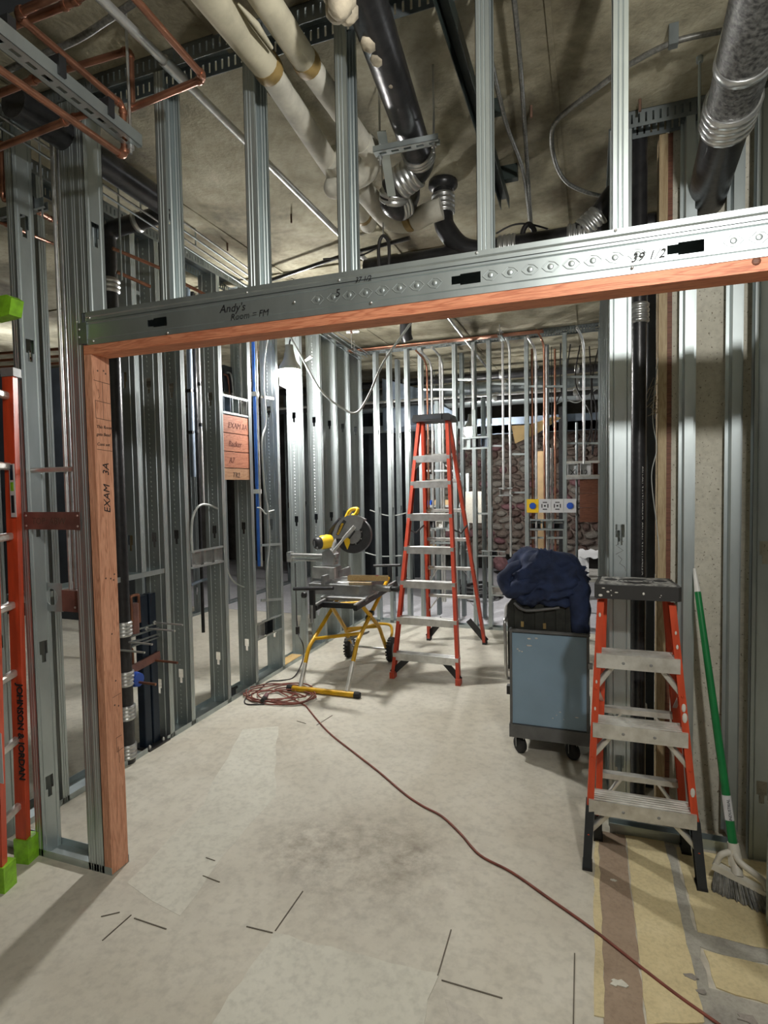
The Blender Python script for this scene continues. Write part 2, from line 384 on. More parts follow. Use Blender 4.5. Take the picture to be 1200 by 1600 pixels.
# ------------------------------------------------------------------ steel framing
def stud_mb(o, W, F, z0, z1, w=.092, fl=.041, ko=(), mb=None):
    """C stud: web from o along W, flanges along F; grooved sheet, punched key-hole openings at the heights ko"""
    mb = mb or MB(); W = V(*W, 0); F = V(*F, 0); o = V(o[0], o[1], z0); h = V(0, 0, z1-z0); t = .0018
    fp = [(0, 0), (0, .012), (.002, .0145), (0, .017), (0, fl-.017), (.002, fl-.0145), (0, fl-.012), (0, fl), (.010, fl)]
    mb.strip([p for p in fp], -t, o, W, F, h)
    mb.strip([(w-p[0], p[1]) for p in fp], t, o, W, F, h)
    c0, c1 = w/2-.019, w/2+.019
    mb.strip([(0, 0), (c0*.55, 0), (c0*.55+.003, .003), (c0*.55+.006, 0), (c0, 0)], t, o, W, F, h)
    mb.strip([(c1, 0), (w-c0*.55-.006, 0), (w-c0*.55-.003, .003), (w-c0*.55, 0), (w, 0)], t, o, W, F, h)
    def band(a, b, za, zb):
        mb.prism([(a, 0), (b, 0), (b, t), (a, t)], V(o.x, o.y, za), W, F, (0, 0, zb-za))
    z = z0
    for k in sorted(ko):
        if k-.06 < z0 or k+.06 > z1: continue
        band(c0, c1, z, k-.052)
        band(c0, c0+.009, k-.052, k-.016); band(c1-.009, c1, k-.052, k-.016); z = k+.042
    band(c0, c1, z, z1)
    return mb
def emboss_mb(o, W, F, z0, z1, w, step=.030, ko=()):
    mb = MB(); W = V(*W, 0); F = V(*F, 0); z = z0+.05
    while z < z1-.05:
        if any(-.065 < z-k < .06 for k in ko): z += step; continue
        for dx in (w/2-.008,):
            c = V(o[0], o[1], z)+W*(dx+random.uniform(-.001, .001)); n = -F*.0032
            mb.add([c-W*.007, c+V(0, 0, -.009), c+W*.007, c+V(0, 0, .009), c+n], [(0, 1, 4), (1, 2, 4), (2, 3, 4), (3, 0, 4)])
        z += step
    return mb
def stud(o, W, F, z0, z1, label, w=.092, fl=.041, ko=(), emb=False, mat='galvanised', name='metal_stud', group='steel wall studs'):
    r = thing(name, (o[0]+W[0]*w/2, o[1]+W[1]*w/2, z0), label, 'stud', group)
    stud_mb(o, W, F, z0, z1, w, fl, ko).build('channel', mat, r)
    if emb: tag(emboss_mb(o, W, F, z0, z1, w, ko=ko).build('embossing', mat, r), kind='stuff')
    return r
def track_mb(p0, p1, side, w, leg, up=1, t=.002):
    """U track from p0 to p1; side = horizontal direction across it; legs go up (1) or down (-1)"""
    p0, p1 = V(p0), V(p1); s = V(*side, 0); d = p1-p0
    return MB().strip([(0, leg), (0, 0), (w, 0), (w, leg)], t, p0, s, (0, 0, up), d)
def slot_track_mb(p0, p1, side, w, leg=.065, t=.002):
    p0, p1 = V(p0), V(p1); s = V(*side, 0); d = (p1-p0); L = d.length; d.normalize(); mb = MB()
    mb.prism([(0, 0), (w, 0), (w, -t), (0, -t)], p0, s, (0, 0, 1), d*L)
    for x in (0, w):
        mb.prism([(0, 0), (t, 0), (t, -.016), (0, -.016)], p0+s*x, s, (0, 0, 1), d*L)
        mb.prism([(0, -leg+.014), (t, -leg+.014), (t, -leg), (0, -leg)], p0+s*x, s, (0, 0, 1), d*L)
        n = int(L/.028)
        for i in range(n): mb.prism([(0, -.016), (t, -.016), (t, -leg+.014), (0, -leg+.014)], p0+s*x+d*(i*.028), s, (0, 0, 1), d*.020)
    return mb

HZ = 2.135                                             # underside of the timber head
# --- wall with the doorway (plane y = 0)
one('ceiling_track', slot_track_mb((-1.2, 0, CZ), (2.75, 0, CZ), (0, 1), .092), 'galvanised_dark', 'slotted steel deflection track on the ceiling above the doorway wall', 'track')
one('floor_track', track_mb((-.62, 0, .0), (0, 0, .0), (0, 1), .094, .032), 'galvanised', 'short steel floor track left of the timber door jamb', 'track')
stud((-.385, 0), (0, 1), (-1, 0), .002, 3.13, 'steel stud left of the doorway, right behind the orange ladder', ko=(.30, .90, 1.45, 2.2, 2.72))
r = thing('door_stud', (-.08, .046, .002), 'boxed steel stud pair the timber door jamb is fixed to', 'stud')
stud_mb((-.0395, 0), (0, 1), (-1, 0), .002, 3.13, ko=(), mb=None).build('channel', 'galvanised', r)
stud_mb((-.124, 0), (0, 1), (1, 0), .002, 3.13, ko=(.33,)).build('channel', 'galvanised', r)
stud((-.66, 0), (0, 1), (-1, 0), .002, 3.13, 'steel stud at the far left edge, beyond the orange ladder', ko=(.9, 1.5, 2.1))
names = ['first short steel stud on the header, beside the corner stud', 'short steel stud on the header under the end of the copper pipes', 'short steel stud on the header in front of the white pipes',
         'short steel stud on the header before the white pipe elbow', 'short steel stud on the header left of the flexible conduit loop', 'bright short steel stud on the header at the right']
for i, (x, lb) in enumerate(zip((.0, .352, .733, 1.080, 1.540, 1.921), names)):
    left = i in (0,)
    stud((x, 0), (0, 1), (-1, 0) if left else (1, 0), 2.30, 3.13, lb, ko=(2.62,) if i < 4 else (), group='cripple studs above the doorway', name='cripple_stud')
# --- header box: stud on edge plus top track
r = thing('door_header', (1.2, .046, HZ+.038), 'boxed steel header across the doorway with pencil notes', 'header')
hx0, hx1, hz = -.015, 2.52, HZ+.038
mb = MB(); L = V(hx1-hx0, 0, 0); o = V(hx0, 0, hz); t = .0018
kos = (.33, 1.505, 2.105)
for x0, x1 in zip((hx0,)+tuple(k+.045 for k in kos), tuple(k-.045 for k in kos)+(hx1,)):
    mb.box(x0, x1, 0, t, hz+.032, hz+.066)
for k in kos: mb.box(k-.045, k-.018, 0, t, hz+.062, hz+.066); mb.box(k-.045, k-.018, 0, t, hz+.032, hz+.037)
mb.strip([(0, .032), (0, .022), (.003, .019), (0, .016), (0, 0), (.092, 0), (.092, .10)], -t, o, (0, 1, 0), (0, 0, 1), L)
mb.strip([(0, .066), (0, .078), (.003, .081), (0, .084), (0, .092)], -t, o, (0, 1, 0), (0, 0, 1), L)
mb.build('web', 'galvanised', r)
MB().strip([(-.003, .092), (-.003, .104), (-.0055, .107), (-.003, .11), (-.003, .124), (.095, .124), (.095, .090)], t, o, (0, 1, 0), (0, 0, 1), L).build('top_track', 'galvanised', r)
mb = MB()
x = 1.0
while x < 2.7:
    if all(abs(x-k) > .065 for k in kos):
        c = V(x, 0, hz+.050)
        for a, b_ in (((-.024, 0), (-.006, .016)), ((-.006, .016), (.012, .012)), ((.012, .012), (.024, 0)), ((.024, 0), (.006, -.016)), ((.006, -.016), (-.012, -.012)), ((-.012, -.012), (-.024, 0))):
            mb.tube([c+V(a[0], .0014, a[1]), c+V(b_[0], .0014, b_[1])], .0026, 5)
        mb.ball(c, .009, 8, (1, .22, 1))
    x += .058
tag(mb.build('embossing', 'galvanised', r), kind='stuff')
MB().box(hx0-.045, hx0+.002, -.004, -.001, hz+.004, hz+.088).build('end_clip', 'galvanised_dark', r)
for p in ((120, 503), (124, 515), (124, 527), (140, 497), (146, 533), (262, 520), (460, 472), (580, 473), (988, 418), (386, 457), (530, 438), (745, 395), (962, 360)):
    c = A(*p, Y=-.006); MB().lathe([(.0045, 0), (.004, .003), (.001, .004)], c, (0, -1, 0), 8).build('screw', 'screw', r)
text("Andy's", 'pencil_note', 'ink', r, A(343, 492, Y=-.0012)+V(0, 0, .006), (1, 0, -.02), (0, 0, 1), .040, 'handwriting in black marker', .25)
text("Room = FM", 'pencil_note', 'ink', r, A(360, 499, Y=-.0012)-V(0, 0, .004), (1, 0, .0), (0, 0, 1), .032, None, .2)
text("5", 'pencil_note', 'ink', r, A(524, 464, Y=-.0012), (1, 0, 0), (0, 0, 1), .036, None, .1)
text("37 1/2", 'pencil_note', 'ink', r, A(555, 441, Y=-.006), (1, 0, 0), (0, 0, 1), .022, None, .2)
text("39 1/2", 'pencil_note', 'ink', r, A(985, 410, Y=-.0045), (1, 0, .03), (0, 0, 1), .034, None, .3)
# --- timber lining of the opening
r = thing('timber_beam', (1.2, .046, HZ), 'orange fir timber head fixed under the steel header', 'lumber')
MB().box(-.038, 2.428, .001, .090, HZ, HZ+.0375).build('board', 'fir_x', r)
for p in ((1182, 408),):
    c = A(*p, Y=.0005); MB().lathe([(.011, 0), (.010, .0012), (.004, .0015)], c, (0, -1, 0), 10).build('knot', 'fir_brown', r)
r = thing('timber_jamb', (-.019, .046, .0), 'orange fir timber jamb with marker notes, left side of the doorway', 'lumber')
MB().box(-.038, 0, .001, .090, .003, HZ-.0005).build('board', 'fir_z', r)
ju, jv = (0, 1, 0), (0, 0, 1)
def jt(s, y, z, size, rot=False, mat='ink'):
    if rot: return text(s, 'marker_note', mat, r, (.0006, y, z), (0, 0, 1), (0, -1, 0), size, None, .25)
    return text(s, 'marker_note', mat, r, (.0006, y, z), ju, jv, size, None, .2)
jt('This Room', .012, 1.845, .018); jt('gets Bead', .012, 1.815, .018); jt('Cont set', .012, 1.775, .018)
jt('EXAM   3A', .066, 1.50, .044, True)
scribble([[(.0008, .008, 2.035), (.0008, .088, 2.03)], [(.0008, .012, 1.955), (.0008, .088, 1.95)], [(.0008, .012, 1.885), (.0008, .088, 1.88)], [(.0008, .050, 2.03), (.0008, .050, 1.88)],
          [(.0008, .012, 1.955), (.0008, .012, 1.885)], [(.0008, .012, 1.76), (.0008, .088, 1.755)], [(.0008, .03, 2.0), (.0008, .034, 1.97), (.0008, .028, 1.965)]], 'marker_line', 'ink_soft', r, .0009)
scribble([[(.0008, .04, .735), (.0008, .085, .74)], [(.0008, .05, .56), (.0008, .052, .50)], [(.0008, .05, .50), (.0008, .088, .505)], [(.0008, .05, .56), (.0008, .08, .562)], [(.0008, .06, .52), (.0008, .062, .45)]], 'marker_line', 'ink_soft', r, .0009)
for y, z in ((.03, 2.075), (.06, 2.08), (.07, 2.07), (.03, 1.235), (.055, 1.23), (.075, 1.245), (.07, 1.222), (.05, 1.0), (.06, .80), (.05, .70), (.07, .69)):
    MB().lathe([(.004, 0), (.003, .0008)], (0.0, y, z), (1, 0, 0), 8).build('nail_head', 'ink_soft', r)
r = thing('timber_jamb', (2.41, .046, 0), 'unseen fir timber jamb of the doorway, set for shade past the right edge', 'lumber')  # unseen jamb, set where it casts shade on the right edge
MB().box(2.392, 2.429, .001, .090, .003, HZ-.0005).build('board', 'fir_z', r)
stud((2.432, 0), (0, 1), (1, 0), .002, HZ+.036, 'unseen steel stud added for shade behind the right timber jamb')  # unseen stud pack, added to keep the right edge in shade
stud((2.520, 0), (0, 1), (-1, 0), .002, HZ+.036, 'second unseen stud added for shade behind the right timber jamb')
stud((2.565, 0), (0, 1), (-1, 0), .002, 3.13, 'unseen full height stud added for shade right of the doorway')
# protection plate across the bay, stub pipe, small boxes between stud and jamb
r = thing('nail_plate', (-.25, -.004, 1.30), 'reddish steel plate with handwriting screwed across two studs', 'plate')
a, b_ = A(38, 800, Y=-.003), A(126, 828, Y=-.003)
MB().box(a.x, b_.x, -.006, -.003, b_.z, a.z).build('plate', 'copper_plate', r)
text('TOP  ABW', 'handwriting', 'ink_soft', r, (a.x+.045, -.0065, b_.z+.022), (1, 0, 0), (0, 0, 1), .040, None, .1)
for x in (a.x+.012, b_.x-.012):
    for z in (a.z-.015, b_.z+.015): MB().lathe([(.005, 0), (.004, .003)], (x, -.006, z), (0, -1, 0), 8).build('screw', 'screw', r)
mb = MB(); a, b_ = A(55, 735, Y=.03), A(121, 733, Y=.03); mb.cyl((-.384, .03, a.z), (-.126, .03, a.z), .011, 10)
one('stub_pipe', mb, 'aluminium', 'short horizontal steel tube between stud and door stud', 'pipe')
r = thing('junction_box', (-.155, .05, .98), 'reddish square junction box under two conduits by the jamb', 'electrical box')
a, b_ = A(96, 922, Y=.02), A(122, 957, Y=.02)
MB().box(a.x, b_.x, .02, .07, b_.z, a.z).build('box', 'copper_plate', r); MB().box(b_.x, b_.x+.004, .02, .07, b_.z, a.z+.004).build('side', 'galvanised', r)
MB().lathe([(.005, 0), (.004, .003)], (b_.x-.015, .02, b_.z+.02), (0, -1, 0), 8).build('screw', 'screw', r)
for k, x in enumerate((110.5, 117.5)):
    p = A(x, 920, Y=.045); one('conduit', MB().cyl((p.x, .045, a.z), (p.x, .045, 3.1), .0075, 10), 'aluminium', ['left', 'right'][k]+' one of two thin conduits rising from the reddish box', 'conduit', 'conduits beside the jamb')
r = thing('box_bracket', (-.30, .06, .97), 'pale punched bracket plate with a large round hole by the jamb', 'bracket')
a, b_ = A(66, 910, Y=.075), A(96, 956, Y=.075); mb = MB(); cx, cz = (a.x+b_.x)/2, (a.z+b_.z)/2; n = 16; hw, hh = (b_.x-a.x)/2+.01, (a.z-b_.z)/2
ring = [(cx+.036*math.cos(2*PI*i/n), cz+.036*math.sin(2*PI*i/n)) for i in range(n)]
outr = []
for i in range(n):
    c, s_ = math.cos(2*PI*i/n), math.sin(2*PI*i/n); k = 1/max(abs(c), abs(s_)); outr.append((cx+hw*c*k, cz+hh*s_*k))
for i in range(n):
    j = (i+1) % n; mb.prism([ring[i], ring[j], outr[j], outr[i]], (0, .075, 0), (1, 0, 0), (0, 0, 1), (0, .002, 0))
mb.build('plate', 'galvanised', r)

# --- left wall of the corridor (plane x = -.66, 150 mm studs, webs to the camera)
LX, LW = -.812, .152
one('floor_track', track_mb((LX, .10, 0), (LX, .93, 0), (1, 0), LW, .032), 'galvanised', 'steel floor track behind the timber jamb, left corridor wall', 'track')
one('floor_track', track_mb((LX, 1.10, 0), (LX, 4.52, 0), (1, 0), LW, .032), 'galvanised', 'long steel floor track under the left corridor studs', 'track')
one('ceiling_track', slot_track_mb((LX, .10, CZ), (LX, 4.52, CZ), (1, 0), LW), 'galvanised_dark', 'slotted ceiling track above the left corridor studs', 'track')
kz = (.34, 1.28, 2.25)
lab = ['stud of the left corridor wall seen through the gap left of the jamb', 'short stud above the pipe carrier, nearest the black stack',
       'stud beside the pipe carrier opening in the left wall', 'stud right of the pipe carrier, first of the long bright row', 'stud with wood backing on its right side', 'stud beside the blue conduit',
       'stud with the white cable on it', 'stud directly behind the hanging work light', 'stud right of the hanging work light', 'third stud right of the hanging work light', 'fourth stud right of the hanging work light', 'last stud of the left wall, in the far corner']
for i, (y, lb) in enumerate(zip((.335, .93, 1.128, 1.335, 1.745, 2.12, 2.545, 2.99, 3.40, 3.76, 4.10, 4.47), lab)):
    stud((LX, y), (1, 0), (0, 1), 1.10 if i == 1 else .003, 3.14, 'tall steel '+lb if i != 1 else 'steel '+lb, LW, .041, kz, i >= 2, group='studs of the left corridor wall')
one('sill_track', track_mb((LX+.002, .15, 1.068), (LX+.002, 1.127, 1.068), (1, 0), LW-.003, .03, 1), 'galvanised', 'horizontal steel track above the pipe carrier', 'track')
# --- right wall of the corridor, seen edge-on behind the wide king stud
RX = 1.942
r = stud((RX, 1.005), (1, 0), (0, 1), .003, 3.13, 'wide pale steel end stud with pencil scribbles at the right', .092, .041, (.30, 1.36), False, group='studs of the right corridor wall', name='king_stud')
for k, (pts) in enumerate((((964, 838), (974, 846), (962, 852), (974, 860), (962, 866)), ((966, 868), (972, 874), (968, 880), (976, 886), (978, 893)))):
    scribble([[A(*p, Y=1.0035) for p in pts]], 'pencil_scribble', 'ink_soft', r, .0006)
for i, y in enumerate((1.42, 1.83, 2.24, 2.65, 3.06, 3.47, 3.88)):
    stud((RX, y), (1, 0), (0, 1), .003, 3.13, f'{ORD[i]} steel stud behind the wide end stud on the right', ko=(.3, 1.3), group='studs of the right corridor wall')
one('floor_track', track_mb((RX-.001, 1.06, 0), (RX-.001, 4.3, 0), (1, 0), .094, .032), 'galvanised', 'steel floor track of the right corridor wall behind the cart', 'track')
one('ceiling_track', slot_track_mb((RX, 1.10, CZ), (RX, 4.3, CZ), (1, 0), .092), 'galvanised_dark', 'slotted ceiling track along the right corridor wall', 'track')
# --- furred wall on the right (studs in front of bare concrete)
one('floor_track', track_mb((1.945, .955, 0), (2.46, .955, 0), (0, 1), .048, .045), 'galvanised', 'steel floor track behind the stepladder feet', 'track')
one('ceiling_track', slot_track_mb((1.98, 1.0, CZ), (2.75, 1.0, CZ), (0, 1), .092, .07), 'galvanised_dark', 'slotted ceiling track at the right, beside the big black pipe', 'track')
for x, lb in ((2.243, 'narrow bright steel furring channel left of the green broom'), (2.420, 'steel furring channel right of the green broom')):
    mb = MB(); mb.strip([(-.016, .05), (-.003, .05), (0, 0), (.034, 0), (.037, .05), (.05, .05)], .002, (x, 1.0, .05), (1, 0, 0), (0, 1, 0), (0, 0, 3.07))
    one('furring_channel', mb, 'galvanised', lb, 'channel', 'furring on the concrete wall')
stud((2.485, .94), (1, 0), (0, 1), .003, 3.13, 'dark steel stud at the right edge behind the broom', .092, .041, (.3, 1.3), group='studs at the right edge')
stud((2.455, .52), (1, 0), (0, 1), .003, 3.13, 'steel stud cut by the right edge of the picture', .092, .041, (.32, 1.3), group='studs at the right edge')
r = thing('timber_post', (2.16, 1.13, 0), 'tan timber post standing right of the black stack pipe', 'lumber')
MB().box(2.150, 2.185, 1.10, 1.19, .002, 3.12).build('post', 'lumber_tan', r); MB().box(2.186, 2.205, 1.105, 1.114, .002, 3.12).build('edge_strip', 'fir_brown', r)
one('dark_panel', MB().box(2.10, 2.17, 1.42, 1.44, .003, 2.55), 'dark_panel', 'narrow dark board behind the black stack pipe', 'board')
# --- back wall (plane y = 4.43): thin studs, then a second row behind it
BY = 4.43
one('ceiling_track', slot_track_mb((-.66, BY, CZ), (1.94, BY, CZ), (0, 1), .092), 'galvanised_dark', 'slotted ceiling track over the back wall studs', 'track')
one('floor_track', track_mb((-.66, BY, 0), (1.05, BY, 0), (0, 1), .094, .032), 'galvanised', 'steel floor track under the back wall studs', 'track')
BX = []
for i, px in enumerate((588, 609, 636.5, 658, 711, 741, 764.5, 823, 882.5, 938)):
    x = A(px, 750, Y=BY).x; BX.append(x)
    stud((x+.02, BY), (0, 1), (-1, 0), .003, 3.14, f'{ORD[i]} slender stud of the back wall counted from the left corner', ko=(.3, 1.3, 2.2), group='studs of the back wall')
for i, px in enumerate((622, 683, 722, 755, 855)):
    x = A(px, 750, Y=4.95).x
    stud((x+.02, 4.95), (0, 1), (-1, 0), .003, 2.6 if i % 2 else 3.14, f'{ORD[i]} stud from the left in the second row behind the back wall', ko=(.3, 1.3, 2.2), mat='galvanised_dark', group='second row of studs')
for i, (a, b_, y, d) in enumerate(((661, 708, 610, 0), (715, 738, 594, 0), (767, 821, 601, 0), (826, 880, 605, 0), (885, 940, 590, 0), (885, 936, 694, 0), (767, 785, 698, 0), (800, 821, 711, 0), (800, 822, 771, 0),
                                   (744, 762, 804, 0), (826, 884, 818, 0), (826, 884, 842, 0), (826, 884, 829, 0), (661, 708, 737, 0), (661, 708, 815, 0), (661, 708, 850, 0), (744, 790, 870, 0), (661, 708, 827, 0))):
    p, q = A(a, y, Y=BY+.03+d), A(b_, y, Y=BY+.03+d)
    one('cross_brace', MB().strip([(0, .02), (0, 0), (.03, 0), (.03, .02)], .002, p, (0, 1, 0), (0, 0, 1), q-p), 'galvanised', f'steel strip between back wall studs, {ORD[i % 14]} of the braces from the top left' if i < 14 else f'low steel strip between back wall studs, {ORD[i-14]} behind the tall ladder', 'brace', 'braces in the back wall')
# ------------------------------------------------------------------ pipes under the slab
def coupling(mb_parent, c, ax, r, length=.09, bands=4, name='coupling'):
    """shielded no-hub coupling: ribbed steel sleeve with clamp bands"""
    c, ax = V(c), V(ax).normalized(); mb = MB(); pr = [(r+.003, -length/2)]
    for i in range(bands):
        z = -length/2+length*(i+.5)/bands; h = length/bands*.28
        pr += [(r+.004, z-h*1.3), (r+.009, z-h), (r+.009, z+h), (r+.004, z+h*1.3)]
    pr += [(r+.003, length/2)]
    return mb.lathe(pr, c, ax, 20).build(name, 'clamp_steel', mb_parent)
def pipe(name, pts, r, mat, label, cat='pipe', group=None, n=16): return one(name, MB().tube(pts, r, n), mat, label, cat, group)
# steel conduit across the ceiling
a, b_ = V(.500, -.9, 3.05), V(.490, 3.2, 3.06)
r = thing('conduit', (.5, 0, 3.05), 'long thin steel conduit crossing under the ceiling left of the white pipes', 'conduit')
MB().cyl(a, b_, .0155, 12).build('tube', 'aluminium', r); MB().cyl((.5, -.12, 3.05), (.5, -.02, 3.05), .02, 12).build('coupling', 'clamp_steel', r)
# black strut channel
r = thing('strut_channel', (1.44, .4, 3.1), 'black strut channel fixed to the ceiling right of the cast iron pipe', 'channel')
MB().strip([(-.02, -.012), (-.02, 0), (-.02, .04), (.02, .04), (.02, 0), (.02, -.012)], .003, (1.44, -.9, 3.07), (1, 0, 0), (0, 0, 1), (-.005, 2.30, 0)).build('rail', 'strut_green', r)
MB().box(1.40, 1.52, .70, .73, 3.13, 3.19).build('clip', 'strut_green', r)
MB().box(1.36, 1.52, 1.22, 1.26, 3.12, 3.189).build('clip', 'strut_green', r)
# white insulated pipes
za = 2.98
a0, a1, a2 = A(300, -40, Z=za), A(418, 106, Z=za), A(575, 350, Z=za-.02)
r = thing('insulated_pipe', (.85, .3, za-.06), 'thick white insulated pipe with a tan tape band, left of two', 'pipe', None)
MB().tube([a0, a0+(a1-a0)*.5, a1], .046, 16).build('jacket', 'insulation_cream', r); MB().tube([a1, a2], .043, 16).build('jacket', 'insulation_white', r)
d = (a2-a1).normalized(); MB().lathe([(.048, -.02), (.050, 0), (.048, .02)], a1, d, 16).build('tape_band', 'tape_tan', r)
MB().ball(a2, .044, 14, (1, 1, 1)).build('end_cap', 'insulation_white', r)
MB().lathe([(.045, -.012), (.046, .012)], a2-d*.09, d, 16).build('tape_band', 'tape_tan', r)
p = A(400, 50, Z=za+.02); MB().tube([A(372, 5, Z=za), A(400, 38, Z=za-.02), A(425, 75, Z=za-.015)], [.004, .010, .005], 6).build('torn_jacket', 'insulation_cream', r)
zb = 3.0
b0, b1, b2 = A(390, -38, Z=zb), A(479, 98, Z=zb), A(566, 222, Z=zb-.02)
r = thing('insulated_pipe', (1.0, .1, zb-.06), 'white insulated pipe ending in a fat elbow, right of two', 'pipe', None)
MB().tube([b0, b1], .042, 16).build('jacket', 'insulation_cream', r); MB().tube([b1, b2], .040, 16).build('jacket', 'insulation_white', r)
d = (b1-b0).normalized(); MB().lathe([(.044, -.02), (.046, 0), (.044, .02)], b1, d, 16).build('tape_band', 'tape_tan', r)
el = spline([b2, A(581, 240, Z=zb-.03), A(572, 268, Z=zb-.06), A(545, 283, Z=zb-.08), A(522, 293, Z=zb-.09)], 6)
MB().tube(el, .046, 16).build('elbow', 'insulation_white', r); MB().ball(el[-1], .047, 14).build('end_cap', 'insulation_white', r)
# big insulated tee behind the couplings
q = [A(520, 245, Z=2.97), A(570, 300, Z=2.96), A(608, 342, Z=2.93), A(640, 347, Z=2.92), A(668, 334, Z=2.92), A(690, 326, Z=2.93)]
r = thing('insulated_pipe', q[2], 'large white insulated pipe bending to the right under the couplings', 'pipe')
MB().tube(spline(q, 6), .050, 16).build('jacket', 'insulation_white', r)
d = (q[5]-q[3]).normalized(); c = A(640, 344, Z=2.92); MB().lathe([(.053, -.016), (.055, 0), (.053, .016)], c, d, 16).build('tape_band', 'tape_tan', r)
# cast iron drain with couplings and hanger strut
zc = 2.99
c0, c1 = A(552, -60, Z=zc), A(648, 226, Z=zc)
r = thing('cast_iron_pipe', c0, 'glossy black cast iron drain pipe coming from the top centre', 'pipe')
MB().tube([c0, c1], .060, 20).build('pipe', 'black_iron', r)
d = (c1-c0).normalized()
e = spline([c1, A(657, 248, Z=zc-.01), A(650, 266, Z=zc-.03), A(632, 280, Z=zc-.05), A(612, 300, Z=zc-.08)], 5)
MB().tube(e, .060, 18).build('elbow', 'black_iron', r)
coupling(r, A(654, 240, Z=zc-.005), d, .060, .06, 3)
coupling(r, A(637, 277, Z=zc-.045), e[14]-e[10], .060, .10, 4)
e2 = spline([A(612, 300, Z=zc-.08), A(612, 318, Z=zc-.11), A(630, 326, Z=zc-.08), A(640, 305, Z=zc+.05), A(640, 292, Z=CZ)], 5)
MB().tube(e2, .052, 16).build('bend', 'black_iron', r)
coupling(r, A(615, 306, Z=zc-.09), e2[4]-e2[0], .056, .05, 2); coupling(r, A(628, 320, Z=zc-.09), V(.6, .4, .5), .054, .05, 3)
for p, s in ((A(588, 95, Z=zc-.058), .02), (A(575, 70, Z=zc-.058), .024), (A(610, 135, Z=zc-.058), .008)):
    MB().ball(p, s, 7, (1, 1.5, .4)).build('plaster_spot', 'plaster_lump', r)
p = A(533, 8, Z=2.93); mb = MB(); random.seed(3)
for i in range(7): mb.ball(p+V(random.uniform(-.03, .03), random.uniform(-.03, .03), random.uniform(-.02, .02)), random.uniform(.025, .04), 8)
mb.tube([p, p+V(.01, .02, .2)], [.03, .02], 8)
one('plaster_lump', mb, 'plaster_lump', 'rough cream lump of plaster hanging at the top edge, beside the black pipe', 'plaster')
# strut hanger across the drain with threaded rods
za_ = 2.90; a, b_ = A(585, 242, Z=za_), A(686, 222, Z=za_)
r = thing('strut_hanger', (a+b_)/2, 'slotted steel strut hanger under the cast iron drain', 'hanger')
def strut(p, q, wdt=.041, h=.022, slots=True, mat='galvanised', parent=None, nm='rail'):
    p, q = V(p), V(q); d = q-p; L = d.length; d.normalize(); sd = d.cross(V(0, 0, 1)).normalized(); mb = MB()
    mb.strip([(-wdt/2, h), (-wdt/2, 0)], .002, p, sd, (0, 0, 1), d*L); mb.strip([(wdt/2, 0), (wdt/2, h)], .002, p, sd, (0, 0, 1), d*L)
    mb.prism([(-wdt/2, 0), (-.007, 0), (-.007, .002), (-wdt/2, .002)], p, sd, (0, 0, 1), d*L)
    mb.prism([(.007, 0), (wdt/2, 0), (wdt/2, .002), (.007, .002)], p, sd, (0, 0, 1), d*L)
    x = 0
    while x < L-.02: mb.prism([(-.007, 0), (.007, 0), (.007, .002), (-.007, .002)], p+d*x, sd, (0, 0, 1), d*min(.020, L-x)); x += .050
    return mb.build(nm, mat, parent)
strut(a, b_, parent=r)
for p in (A(594, 244, Z=za_), A(678, 224, Z=za_)):
    MB().cyl(p-V(0, 0, .035), p+V(0, 0, CZ-za_), .0045, 8).build('rod', 'clamp_steel', r); MB().cyl(p-V(0, 0, .014), p-V(0, 0, .002), .010, 6).build('nut', 'clamp_steel', r)
MB().beam(A(596, 205, Z=2.97), A(612, 306, Z=2.84), .035, .006).build('strap', 'galvanised', r)
# vent pipe from the slab bending into the horizontal main
v0 = A(692, 283, Z=CZ); vx, vy = v0.x, v0.y
r = thing('drain_bend', v0, 'black drain pipe dropping from a flange in the slab and curving right', 'pipe')
my = vy; mz = A(690, 404, Y=vy+.02).z
pp = [V(vx, vy, CZ), V(vx, vy, mz+.20), V(vx+.02, vy, mz+.13), V(vx+.09, vy, mz+.04), V(vx+.18, vy+.01, mz+.005), V(vx+.3, vy+.02, mz)]
MB().tube(spline(pp, 6), .052, 18).build('pipe', 'black_iron', r); MB().lathe([(.052, 0), (.075, -.004), (.078, -.03), (.055, -.05)][::-1], (vx, vy, CZ), (0, 0, 1), 18).build('flange', 'black_iron', r)
coupling(r, (vx, vy, 3.07), (0, 0, 1), .053, .10, 4)
r = thing('drain_main', (1.4, my, mz), 'long horizontal black drain pipe just above and behind the header', 'pipe')
MB().tube([(vx-.45, my+.02, mz), (2.25, my+.02, mz)], .056, 18).build('pipe', 'black_iron', r)
coupling(r, (vx+.33, my+.02, mz), (1, 0, 0), .057, .09, 4); coupling(r, (1.80, my+.02, mz), (1, 0, 0), .057, .09, 4)
w0 = A(935, 345, Z=2.86); MB().tube([(1.78, my+.02, mz), (1.88, my+.01, mz+.05), (1.98, my, mz+.17)], .056, 16).build('branch', 'black_iron', r); coupling(r, (1.87, my+.01, mz+.045), (1, 0, .8), .058, .10, 4)
